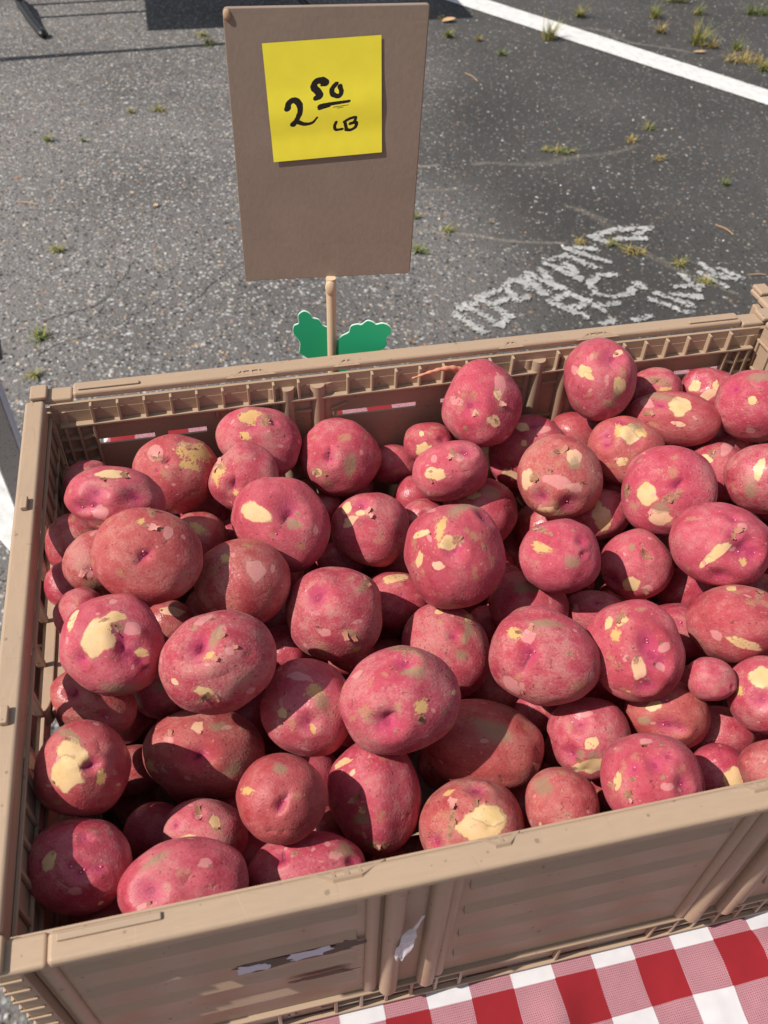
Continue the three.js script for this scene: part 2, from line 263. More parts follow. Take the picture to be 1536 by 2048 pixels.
// ---------------------------------------------------------------- market table and gingham cloth
const TX0 = 0.025, TX1 = 1.78, TZ0 = -0.66, TZ1 = 0.155;
{
  const white = new THREE.MeshStandardMaterial({ color: lin(205, 203, 198), roughness: 0.6 }), steel = new THREE.MeshStandardMaterial({ color: lin(96, 98, 102), roughness: 0.45, metalness: 0.7 });
  const t = thing('folding_table', 'folding market table under the red gingham cloth', 'table', [0, 0, 0]);
  part('tabletop', box(TX0, TX1, TABLE - 0.048, TABLE - 0.0075, TZ0, TZ1, 0.012), white, t);
  for (const [x, z] of [[0.12, -0.5], [0.12, 0.05], [1.63, -0.5], [1.63, 0.05]]) part('leg', tube([V3(x, 0.0, z), V3(x, 0.35, z), V3(x, TABLE - 0.047, z)], 0.014, 6, 12), steel, t);
}
const clothMat = (() => {            // woven check: white, half-tone of red and white yarns, solid red
  const n = 1020, C = new Uint8Array(n * n * 4), B = new Uint8Array(n * n * 4), R = rng(4), q = 255;   // 4 squares a side
  for (let j = 0; j < n; j++) for (let i = 0; i < n; i++) {
    const ci = i / 3 | 0, cj = j / 3 | 0, rx = ((i + (cj & 1) * 3) / q | 0) & 1, ry = ((j + (ci & 1) * 3) / q | 0) & 1, half = rx !== ry;
    const over = ((ci + cj) & 1) === 0, red = half ? (over || ((ci & 3) === 1 && (cj & 3) === 0)) : rx, k = 4 * (j * n + i), sl = 0.92 + 0.16 * R() + 0.05 * noise3(i * 0.02, j * 0.02, 4);
    const c = red ? [0.25, 0.006, 0.013] : half ? [0.50, 0.42, 0.48] : [0.62, 0.605, 0.63];
    for (let t = 0; t < 3; t++) C[k + t] = enc(c[t] * sl); C[k + 3] = 255;
    B[k] = B[k + 1] = B[k + 2] = over ? 200 : 90; B[k + 3] = 255;
  }
  return new THREE.MeshPhysicalMaterial({ map: dataTex(C, n, n, true, true), bumpMap: dataTex(B, n, n, false, true), bumpScale: 0.00025, roughness: 0.92, sheen: 0.3, sheenRoughness: 0.6, sheenColor: new THREE.Color(1, 1, 1), side: THREE.DoubleSide });
})();
function clothY(x, z) {              // soft folds, flat under the crates
  const a = smooth(-0.004, 0.022, z), f = 0.0070 * Math.sin((x * 0.8 - z * 1.6) * 26 + 2 * fbm(x * 5, 1, z * 5, 2)) + 0.022 * fbm(x * 13 + 3, 2, z * 13, 3);
  const crease = 0.009 * Math.exp(-Math.pow((x - 0.445 - 0.55 * (z - 0.0)) / 0.012, 2)) + 0.007 * Math.exp(-Math.pow((x - 0.30 + 0.35 * z) / 0.014, 2));
  return a * (Math.max(-0.0050, f) + crease);
}
{
  const ext = 0.26, n = 300, m = 170, x0 = TX0 - ext, x1 = TX1 + ext, z0 = TZ0 - ext, z1 = TZ1 + ext, P = [], U = [], I = [], r = 0.016, SQ = 0.0286 * 4;
  const bend = (s, lo, hi) => { let d = 0, q = s, sg = 0; if (s < lo) { d = lo - s; q = lo; sg = -1; } else if (s > hi) { d = s - hi; q = hi; sg = 1; } const a = Math.min(d / r, Math.PI / 2); return [q + sg * r * Math.sin(a), -(r * (1 - Math.cos(a)) + Math.max(0, d - r * Math.PI / 2))]; };
  for (let j = 0; j <= m; j++) for (let i = 0; i <= n; i++) {
    const u = i / n, sx = x0 + (x1 - x0) * (u < 0.65 ? u / 0.65 * 0.5 : 0.5 + (u - 0.65) / 0.35 * 0.5), sz = z0 + (z1 - z0) * j / m;
    const [bx, dx] = bend(sx, TX0, TX1), [bz, dz] = bend(sz, TZ0, TZ1), drop = Math.min(dx, dz), wav = clamp(-drop * 8), sw = 0.018 * wav * Math.sin((sx + sz) * 30);
    P.push(bx + (dx < -0.02 ? Math.sign(sx - 0.5) * (Math.abs(sw) + 0.004) : 0), TABLE - 0.002 + drop + (drop > -0.001 ? clothY(sx, sz) : 0), bz + (dz < -0.02 ? Math.sign(sz) * (Math.abs(sw) + 0.004) : 0));
    { const q = smooth(0, 0.03, sz); U.push((sx - 0.2119 + q * 0.0022 * fbm(sx * 14, 3, sz * 14, 2)) / SQ, (-sz + q * 0.0022 * fbm(sx * 14 + 9, 7, sz * 14, 2)) / SQ); }
    if (i < n && j < m) { const k = j * (n + 1) + i; I.push(k, k + n + 1, k + 1, k + 1, k + n + 1, k + n + 2); }
  }
  const g = new THREE.BufferGeometry(); g.setAttribute('position', new THREE.Float32BufferAttribute(P, 3)); g.setAttribute('uv', new THREE.Float32BufferAttribute(U, 2)); g.setIndex(I); g.computeVertexNormals();
  tag(part('gingham_tablecloth', g, clothMat, scene), 'red and white gingham cloth covering the market table', 'tablecloth');
}
// ---------------------------------------------------------------- crates
const plastic = (() => {             // tan moulded plastic: scuffs, dirt specks, fine drag marks
  const n = 1024, C = new Uint8Array(n * n * 4), B = new Uint8Array(n * n * 4), R = rng(17), col = new Float32Array(n * n * 3), h = new Float32Array(n * n);
  for (let j = 0; j < n; j++) for (let i = 0; i < n; i++) {
    const k = j * n + i, s = fbm(i * 0.008, j * 0.008, 2, 3), f = fbm(i * 0.05, j * 0.25, 7, 2), v = 1 + 0.07 * s + 0.05 * f + 0.03 * (R() - 0.5);
    col[3 * k] = 0.378 * v; col[3 * k + 1] = 0.270 * v * (1 - 0.02 * s); col[3 * k + 2] = 0.188 * v * (1 - 0.05 * s); h[k] = 0.5 + 0.16 * f + 0.1 * (R() - 0.5);
  }
  for (let s = 0; s < 700; s++) {    // scratches
    let x = R() * n, y = R() * n; const a = (R() < 0.7 ? 0 : 1.4) + (R() - 0.5) * 0.5, L = 10 + 90 * R() * R(), br = R() < 0.6 ? 1.25 : 0.7;
    for (let t = 0; t < L; t++) { x += Math.cos(a); y += Math.sin(a); const k = ((y | 0) & (n - 1)) * n + ((x | 0) & (n - 1)); for (let q = 0; q < 3; q++) col[3 * k + q] *= 1 + (br - 1) * (1 - t / L) * 0.6; h[k] -= 0.2; }
  }
  for (let s = 0; s < 420; s++) {    // dirt specks and small smudges
    const x = R() * n, y = R() * n, r = 1 + 4 * R() * R(); for (let dy = -r | 0; dy <= r; dy++) for (let dx = -r | 0; dx <= r; dx++) if (dx * dx + dy * dy < r * r * (0.5 + R() * 0.5)) { const k = ((y + dy | 0) & (n - 1)) * n + ((x + dx | 0) & (n - 1)); for (let q = 0; q < 3; q++) col[3 * k + q] *= 0.66; }
  }
  for (let k = 0; k < n * n; k++) { for (let q = 0; q < 3; q++) C[4 * k + q] = enc(col[3 * k + q]); C[4 * k + 3] = 255; B[4 * k] = B[4 * k + 1] = B[4 * k + 2] = clamp(h[k]) * 255; B[4 * k + 3] = 255; }
  return new THREE.MeshPhysicalMaterial({ map: dataTex(C, n, n, true, true), bumpMap: dataTex(B, n, n, false, true), bumpScale: 0.00018, roughness: 0.46, specularIntensity: 0.8, side: THREE.DoubleSide });
})();
function metreUV(g, s = 0.35, off = 0) {   // box-projected uv in metres
  g = g.index ? g.toNonIndexed() : g; const p = g.attributes.position, n = g.attributes.normal, uv = new Float32Array(p.count * 2);
  for (let i = 0; i < p.count; i += 3) {
    let ax = 0, best = -1; const nn = [0, 1, 2].map(k => Math.abs(n.array[3 * i + k] + n.array[3 * i + 3 + k] + n.array[3 * i + 6 + k])); nn.forEach((v, k) => { if (v > best) { best = v; ax = k; } });
    for (let t = 0; t < 3; t++) { const x = p.getX(i + t), y = p.getY(i + t), z = p.getZ(i + t), [a, b] = ax === 0 ? [z, y] : ax === 1 ? [x, z] : [x, y]; uv[2 * (i + t)] = a / s + off; uv[2 * (i + t) + 1] = b / s + off * 1.7; }
  }
  g.setAttribute('uv', new THREE.BufferAttribute(uv, 2)); return g;
}
const CL = 0.6, CW = 0.4, CH = 0.222, LIP = 0.0125, RW = 0.0105;
let cuv = 0;
const cp = (name, g, parent, mat = plastic) => part(name, metreUV(g, 0.35, (cuv += 0.137)), mat, parent);
const font = await new FontLoader().loadAsync('fonts/droid/droid_sans_bold.typeface.json');
// a long wall in its own frame: s (x) along it, y up, depth d from its outer face (z = 0) inwards (z = -d)
function tentTab(s, half, holes) {     // small ribbed tent moulded on the inner edge of the rim, apex outwards
  const sh = new THREE.Shape(); sh.moveTo(-half, 0); sh.lineTo(-half * 0.35, 0.0065); sh.lineTo(half * 0.35, 0.0065); sh.lineTo(half, 0); sh.closePath();
  const hole = (a, b, c, d) => { const p = new THREE.Path(); p.moveTo(a, 0.0012); p.lineTo(b, 0.0012); p.lineTo(d, 0.0050); p.lineTo(c, 0.0050); p.closePath(); sh.holes.push(p); };
  if (holes === 2) { hole(-half * 0.62, -half * 0.08, -half * 0.22, -half * 0.08); hole(half * 0.08, half * 0.62, half * 0.08, half * 0.22); }
  else { hole(-half * 0.7, -half * 0.36, -half * 0.38, -half * 0.36); hole(-half * 0.28, -half * 0.06, -half * 0.28, -half * 0.06); hole(half * 0.06, half * 0.28, half * 0.06, half * 0.28); hole(half * 0.36, half * 0.7, half * 0.36, half * 0.38); }
  return new THREE.ExtrudeGeometry(sh, { depth: 0.0020, bevelEnabled: false }).rotateX(Math.PI / 2).rotateX(-0.5).translate(s, CH - 0.0014, -RW - 0.0008);
}
function longWall(parent, front) {
  const w = new THREE.Group(); w.name = 'long_wall'; parent.add(w);
  const Z = (d0, d1) => [-d1, -d0], C0 = 0.0120, C1 = 0.0138, IN = 0.0139, RD = front ? 0.0158 : 0.0190, RT = front ? CH - LIP - 0.0011 : CH - 0.0067;      // core sheet, start of the inner ribs
  const lip = 0.0065, top = CH - lip;
  // rim with stepped ends
  cp('rim', box(0.030, CL - 0.030, top, CH, ...Z(-0.0035, RW), 0.0024), w); cp('rim_web', box(0.013, CL - 0.013, CH - LIP - 0.001, top - 0.0001, ...Z(0.0110, 0.0135)), w);
  for (const e of [0, 1]) { const f = (a, b) => e ? [CL - b, CL - a] : [a, b]; cp('rim_end', box(...f(0.0, 0.0298), top - 0.001, CH - 0.0026, ...Z(-0.003, RW + 0.0012), 0.002), w); cp('corner_pad', box(...f(0.0005, 0.0125), CH - 0.0025, CH + 0.0014, ...Z(-0.0028, RW + 0.002), 0.0014), w); }
  for (const a of [0.034, CL - 0.078]) cp('rim_step', box(a, a + 0.044, CH + 0.0001, CH + 0.0017, ...Z(RW * 0.45, RW - 0.0024), 0.0007), w);
  for (const s of [0.2335, 0.3665]) cp('latch_tab', tentTab(s, 0.0105, 2), w);
  for (const s of [0.160, 0.440]) cp('latch_tab', tentTab(s, 0.019, 4), w);
  // core sheet with the row of through slots
  const yS0 = 0.1742, yS1 = 0.1795;
  cp('panel_sheet', box(0.013, CL - 0.013, 0.0292, yS0, ...Z(C0, C1)), w); cp('panel_sheet', box(0.013, CL - 0.013, yS1, CH - LIP - 0.0011, ...Z(C0, C1)), w);
  const slots = [[0.040, 0.082], [0.092, 0.1215], [0.1325, 0.166], [0.2198, 0.2898], [0.3102, 0.3802], [0.434, 0.4675], [0.4785, 0.508], [0.518, 0.560]];
  let s0 = 0.013; for (const [a, b] of [...slots, [CL - 0.013, 0]]) { cp('slot_bridge', box(s0, a, yS0 + 0.0001, yS1 - 0.0001, ...Z(C0 + 0.0001, C1 - 0.0001)), w); s0 = b; }
  // sloping ridges on the outside of each panel, framed by rounded edges
  const prof = new THREE.Shape(); prof.moveTo(-C0 - 0.0004, 0.0115); prof.lineTo(-0.0100, 0.0016); prof.quadraticCurveTo(-0.0096, 0.0004, -0.0102, 0); prof.lineTo(-C0 - 0.0004, -0.0012); prof.closePath();
  for (const [a, b] of [[0.0195, 0.1745], [0.2175, 0.3825], [0.4255, 0.5805]]) {
    for (const y of [0.1610, 0.1265, 0.0915, 0.0570]) cp('panel_ridge', new THREE.ExtrudeGeometry(prof, { depth: b - a - 0.017, bevelEnabled: false, curveSegments: 3 }).rotateY(-Math.PI / 2).translate(b - 0.009, y, 0), w);
    for (const x of [a - 0.004, b - 0.004]) cp('panel_edge', new THREE.CylinderGeometry(0.0042, 0.0042, CH - LIP - 0.033, 14).scale(1, 1, 0.75).translate(x + 0.004, (CH - LIP + 0.031) / 2, -C0 + 0.0002), w);
  }
  // round posts in pairs
  for (const s of [0.1855, 0.2095, CL - 0.2095, CL - 0.1855]) cp('post', new THREE.CylinderGeometry(0.0058, 0.0058, CH - LIP - 0.0305, 20).translate(s, (CH - LIP + 0.0285) / 2, front ? -0.0105 : -C0 - 0.0014), w);
  for (const s of [0.1975, CL - 0.1975]) for (const y of [0.185, 0.150, 0.11, 0.07]) cp('rib', box(s - 0.0066, s + 0.0066, y - 0.0011, y + 0.0011, ...Z(IN, 0.0164)), w);
  // ribs inside, below the rim
  cp('rib', box(0.0166, CL - 0.0166, 0.1968, 0.1990, ...Z(IN, RD), 0.0006), w);
  for (let k = 0; k < 28; k++) { const s = 0.0415 + 0.01915 * k; if ([0.1855, 0.2095, 0.3905, 0.4145].some(q => Math.abs(q - s) < 0.008)) continue; cp('rib', box(s - 0.0010, s + 0.0010, 0.1991, RT, ...Z(IN, RD - 0.0004), 0.0005), w); }
  for (const s of [0.131, 0.141, CL - 0.131, CL - 0.141]) cp('rib', box(s - 0.0009, s + 0.0009, 0.188, 0.1966, ...Z(IN, 0.0162), 0.0004), w);
  // corner lattice
  for (const e of [0, 1]) {
    const m = s => e ? CL - s : s, b = (a, c, ...r) => box(Math.min(m(a), m(c)), Math.max(m(a), m(c)), ...r);
    for (const s of [0.0200, 0.0290, 0.0400]) cp('rib', b(s - 0.0010, s + 0.0010, 0.035, 0.1966, ...Z(IN, RD - 0.0001), 0.0005), w);
    for (let y = 0.186; y > 0.04; y -= 0.0118) { cp('rib', b(0.0150, 0.0189, y - 0.0009, y + 0.0009, ...Z(IN, RD - 0.0005)), w); cp('rib', b(0.0211, 0.0279, y - 0.0009, y + 0.0009, ...Z(IN, RD - 0.0005)), w); const g = b(0.0301, 0.0389, y - 0.0009, y + 0.0009, ...Z(IN, RD - 0.0005)); g.translate(-m(0.0345), -y, 0).rotateZ((e ? -1 : 1) * 0.28).translate(m(0.0345), y, 0); cp('rib', g, w); }
  }
  for (const s of [0.168, 0.226, CL - 0.168, CL - 0.226]) { const g = box(-0.007, 0.007, -0.0009, 0.0009, ...Z(IN, 0.0160)).rotateZ((s < 0.2 || (s > 0.3 && s < 0.4)) ? -0.35 : 0.35).translate(s, 0.186, 0); cp('rib', g, w); }
  if (front) {
    // torn label remains and grime on the outer band
    const blob = (cx, cy, w0, h0, seed, z) => { const R = rng(seed), sh = new THREE.Shape(), N = 22; for (let i = 0; i < N; i++) { const a = i / N * 6.283, k = 0.62 + 0.6 * R(), x = cx + Math.sign(Math.cos(a)) * Math.pow(Math.abs(Math.cos(a)), 0.6) * w0 * k, y = cy + Math.sign(Math.sin(a)) * Math.pow(Math.abs(Math.sin(a)), 0.6) * h0 * k; i ? sh.lineTo(x, y) : sh.moveTo(x, y); } sh.closePath(); return new THREE.ExtrudeGeometry(sh, { depth: 0.0002, bevelEnabled: false }).translate(0, 0, z); };
    const grime = new THREE.MeshStandardMaterial({ color: lin(98, 82, 70), roughness: 0.85, bumpMap: groundMat.bumpMap, bumpScale: 0.0006 }), paper = new THREE.MeshStandardMaterial({ color: lin(196, 192, 204), roughness: 0.8 });
    cp('label_residue', blob(0.136, 0.1185, 0.0320, 0.0070, 3, -0.0101), w, grime); cp('label_residue', blob(0.161, 0.1230, 0.0070, 0.0055, 4, -0.01005), w, grime); cp('label_residue', blob(0.146, 0.0800, 0.019, 0.0030, 9, -0.0101), w, grime);
    cp('label_scrap', blob(0.1095, 0.1180, 0.0085, 0.0062, 5, -0.0098), w, paper); cp('label_scrap', blob(0.1400, 0.1210, 0.0115, 0.0060, 6, -0.0098), w, paper);
  }
  return w;
}
function shortWall(parent) {          // built in the same kind of frame, length CW - 2 * 0.0135
  const w = new THREE.Group(); w.name = 'short_wall'; parent.add(w);
  const L = CW - 0.0270, Z = (d0, d1) => [-d1, -d0], mid = L / 2, C0 = 0.0072, C1 = 0.0096, IN = 0.0097, lip = 0.0065, top = CH - lip;
  cp('rim', box(0, L, top, CH - 0.0006, ...Z(-0.003, RW), 0.0024), w); cp('rim_web', box(0.001, L - 0.001, CH - LIP, top - 0.0001, ...Z(0.002, RW - 0.0006)), w);
  for (const s of [mid - 0.078, mid + 0.078]) cp('latch_tab', box(s - 0.0052, s + 0.0052, CH - 0.0005, CH + 0.0030, ...Z(0.0018, 0.0062), 0.0009), w);
  // sheet with the hand opening; under the rim it is pierced beside the hand hold
  const ho0 = mid - 0.052, ho1 = mid + 0.052, hy0 = 0.104, hy1 = 0.156, by0 = 0.1765, by1 = 0.2045, pb0 = mid - 0.092, pb1 = mid + 0.092;
  cp('panel_sheet', box(0.0005, ho0, 0.0292, by0, ...Z(C0, C1)), w); cp('panel_sheet', box(ho1, L - 0.0005, 0.0292, by0, ...Z(C0, C1)), w);
  cp('panel_sheet', box(ho0 + 0.0001, ho1 - 0.0001, 0.0292, hy0, ...Z(C0 + 0.0001, C1 - 0.0001)), w); cp('panel_sheet', box(ho0 + 0.0001, ho1 - 0.0001, hy1, by0 - 0.0001, ...Z(C0 + 0.0001, C1 - 0.0001)), w);
  cp('panel_sheet', box(0.0005, L - 0.0005, by1, CH - LIP - 0.0001, ...Z(C0, C1)), w);
  cp('panel_sheet', box(0.0005, pb0, by0 + 0.0001, by1 - 0.0001, ...Z(C0 + 0.0001, C1 - 0.0001)), w); cp('panel_sheet', box(pb1, L - 0.0005, by0 + 0.0001, by1 - 0.0001, ...Z(C0 + 0.0001, C1 - 0.0001)), w);
  for (const [a, b] of [[0, ho0 - 0.001], [ho1 + 0.001, L]]) cp('rib', box(a, b, by0 + 0.0001, by0 + 0.0022, ...Z(IN, 0.0119), 0.0005), w);
  cp('rib', box(0, L, by1 - 0.0022, by1 - 0.0001, ...Z(IN, 0.0119), 0.0005), w);
  for (let k = 0; k <= 22; k++) { const s = 0.0022 + (L - 0.0044) * k / 22, thr = s > pb0 && s < pb1; if (thr && k % 2) continue; cp('rib', box(s - (thr ? 0.0015 : 0.0013), s + (thr ? 0.0015 : 0.0013), by0 + 0.0023, by1 - 0.0023, ...Z(thr ? 0.006 : IN, thr ? 0.0110 : 0.0117), 0.0005), w); }
  cp('outer_skirt', box(pb0 - 0.004, pb1 + 0.004, 0.143, 0.186, ...Z(0.0002, 0.0020), 0.0006), w); for (const s of [pb0 - 0.002, mid, pb1 + 0.002]) cp('rib', box(s - 0.0012, s + 0.0012, 0.158, 0.1765, ...Z(0.0021, C0 - 0.0001)), w);
  // rows of shallow ribs lower down
  for (const [a, b] of [[0.002, ho0 - 0.006], [ho1 + 0.006, L - 0.002]]) {
    for (const y of [0.160, 0.130, 0.095]) cp('rib', box(a, b, y - 0.0011, y + 0.0011, ...Z(IN, 0.0120), 0.0005), w);
    for (let s = a + 0.006; s < b; s += 0.018) cp('rib', box(s - 0.001, s + 0.001, 0.1611, by0 - 0.0001, ...Z(IN, 0.0118), 0.0004), w);
  }
  // hand hold: two long rounded lips standing into the crate
  const holdLip = (d0, d1, y0, y1, half) => { const sh = new THREE.Shape(); sh.moveTo(mid - half, 0); sh.quadraticCurveTo(mid - half + 0.002, 0.9 * (d1 - d0), mid - half + 0.014, d1 - d0); sh.lineTo(mid + half - 0.014, d1 - d0); sh.quadraticCurveTo(mid + half - 0.002, 0.9 * (d1 - d0), mid + half, 0); sh.closePath(); return new THREE.ExtrudeGeometry(sh, { depth: y1 - y0, bevelEnabled: true, bevelSize: 0.0007, bevelThickness: 0.0007, bevelSegments: 2 }).rotateX(-Math.PI / 2).translate(0, y0, -d0); };
  cp('hand_hold', holdLip(0.0099, 0.0148, 0.1640, 0.1775, 0.049), w); cp('hand_hold', holdLip(0.0156, 0.0212, 0.1580, 0.1752, 0.047), w);
  cp('rib', box(ho0 - 0.004, ho0, hy0, hy1, ...Z(IN, 0.0122), 0.0006), w); cp('rib', box(ho1, ho1 + 0.004, hy0, hy1, ...Z(IN, 0.0122), 0.0006), w);
  for (const [a, b] of [[0.012, ho0 - 0.008], [ho1 + 0.008, L - 0.012]]) for (const [y0, y1] of [[0.035, 0.066], [0.070, 0.104], [0.108, 0.142], [0.146, 0.172]]) cp('panel_band', box(a, b, y0, y1, ...Z(0.0040, 0.0071), 0.0009), w);
  return w;
}
function base(parent) {
  const w = new THREE.Group(); w.name = 'base'; parent.add(w);
  cp('floor_panel', box(0.0155, CL - 0.0155, 0.003, 0.0065, -CW + 0.0185, -0.0185), w);
  for (const [z, o] of [[-0.0078, -1], [-CW + 0.0078, 1]]) {
    const b = (x0, x1, y0, y1, d0, d1, r) => { const a = z + o * d0, c = z + o * d1; return box(x0, x1, y0, y1, Math.min(a, c), Math.max(a, c), r); };
    cp('base_rail', b(0.0015, CL - 0.0015, 0.0262, 0.0288, 0.0008, 0.012, 0.0007), w); cp('base_rail', b(0.0015, CL - 0.0015, 0.0002, 0.0028, 0.0004, 0.0039, 0.0007), w);
    cp('base_band', b(0.0015, CL - 0.0015, 0.0029, 0.0261, 0.0046, 0.0072), w);
    for (const [a, n] of [[0.153, 6], [CL - 0.153 - 0.0805, 6], [0.016, 2], [CL - 0.032, 2], [0.118, 1], [CL - 0.118, 1], [0.300, 1]]) {
      for (let k = 0; k < n; k++) { const x = a + 0.0161 * k; cp('base_rib', b(x - 0.0011, x + 0.0011, 0.0029, 0.0261, 0.0010, 0.0045, 0.0005), w); if (k < n - 1) cp('base_rib', b(x + 0.0012, x + 0.0149, 0.0145, 0.0163, 0.0013, 0.0045, 0.0004), w); }
    }
  }
  for (const [x, o] of [[0.0010, 1], [CL - 0.0010, -1]]) {
    const b = (d0, d1, y0, y1, z0, z1, r) => { const a = x + o * d0, c = x + o * d1; return box(Math.min(a, c), Math.max(a, c), y0, y1, z0, z1, r); };
    cp('base_rail', b(0.0008, 0.012, 0.0263, 0.0287, -CW + 0.0232, -0.0232, 0.0007), w); cp('base_rail', b(0.0004, 0.0039, 0.0003, 0.0027, -CW + 0.0232, -0.0232, 0.0007), w); cp('base_band', b(0.0046, 0.0072, 0.0028, 0.0262, -CW + 0.0182, -0.0182), w);
    for (let k = 0; k < 21; k++) { const z = -0.03 - 0.0171 * k; cp('base_rib', b(0.0010, 0.0045, 0.0028, 0.0262, z - 0.0011, z + 0.0011, 0.0005), w); }
    cp('floor_rail', b(0.0150, 0.0162, 0.0066, 0.046, -CW + 0.02, -0.02), w);
  }
  const tg = new TextGeometry('IFCO', { font, size: 0.0115, depth: 0.0012, curveSegments: 4 }); tg.computeBoundingBox(); tg.scale(1.15, 1, 1).translate(0.1225, 0.0085, -0.0128); tg.computeVertexNormals(); cp('embossed_lettering', tg, w);
}
function corners(parent) {             // ribbed columns where the walls meet
  for (const ex of [0, 1]) for (const ez of [0, 1]) {
    const w = new THREE.Group(); w.name = 'corner_column'; parent.add(w);
    const f = (a, b, y0, y1, d0, d1, r) => { const X = ex ? [CL - b, CL - a] : [a, b], Zz = ez ? [-CW + d0, -CW + d1] : [-d1, -d0]; return box(X[0], X[1], y0, y1, Zz[0], Zz[1], r); };
    cp('column', f(0.0012, 0.0125, 0.030, CH - LIP - 0.0012, 0.0052, 0.0132, 0.0012), w);
    for (let y = 0.038; y < 0.2; y += 0.0135) cp('rib', f(0.0003, 0.0118, y, y + 0.0024, 0.0040, 0.0051, 0.0005), w);
    for (let y = 0.038; y < 0.2; y += 0.0135) cp('rib', f(-0.0006, 0.0011, y, y + 0.0024, 0.0056, 0.0128, 0.0005), w);
  }
}
function crate(x, z, label) {
  const c = thing('produce_crate', label, 'crate', [x, TABLE, z]); cuv = 0;
  base(c); corners(c); const f = longWall(c, true), b = longWall(c, false); b.rotation.y = Math.PI; b.position.set(CL, 0, -CW);
  const l = shortWall(c), r = shortWall(c); l.rotation.y = -Math.PI / 2; l.position.set(0.0002, 0, -CW + 0.0135); r.rotation.y = Math.PI / 2; r.position.set(CL - 0.0002, 0, -0.0135);
  return c;
}
const crateA = crate(0, 0, 'tan ribbed plastic crate filled with red potatoes');
{
  const p = onGround(1478, 577, Y0 + 0.187), c = crateA.clone(); c.name = numbered('produce_crate'); scene.add(c); c.position.set(Math.max(p.x, 0.606), TABLE, p.z + CW);
  tag(c, 'empty tan plastic crate beside the full one, set farther back', 'crate');
}
// scrap of clear film hanging on a post of the crate
{
  const film = new THREE.MeshPhysicalMaterial({ color: lin(225, 222, 230), roughness: 0.35, transmission: 0.35, thickness: 0, side: THREE.DoubleSide });
  const N = 26, M = 8, P = [], I = [], R = rng(77);
  for (let i = 0; i <= N; i++) { const t = i / N, wd = t < 0.32 ? 0.0010 + 0.0012 * t : 0.0042 * Math.pow(Math.sin(Math.PI * clamp((t - 0.30) / 0.72)), 0.55) + 0.0006; for (let j = 0; j <= M; j++) { const s = j / M * 2 - 1; P.push(0.0075 * (1 - t) * (1 - t) - 0.0045 * t + s * wd, -0.050 * t, 0.0028 + 0.0018 * noise3(t * 9, s * 2, 3) * (t > 0.3 ? 1 : 0.2) + 0.003 * t); if (i < N && j < M) { const k = i * (M + 1) + j; I.push(k, k + M + 1, k + 1, k + 1, k + M + 1, k + M + 2); } } }
  const g = new THREE.BufferGeometry(); g.setAttribute('position', new THREE.Float32BufferAttribute(P, 3)); g.setIndex(I); g.computeVertexNormals();
  const m = part('plastic_scrap', g, film, scene); m.position.set(0.1930, TABLE + 0.150, -0.0090); tag(m, 'torn scrap of clear plastic film stuck on a crate post', 'plastic scrap');
}
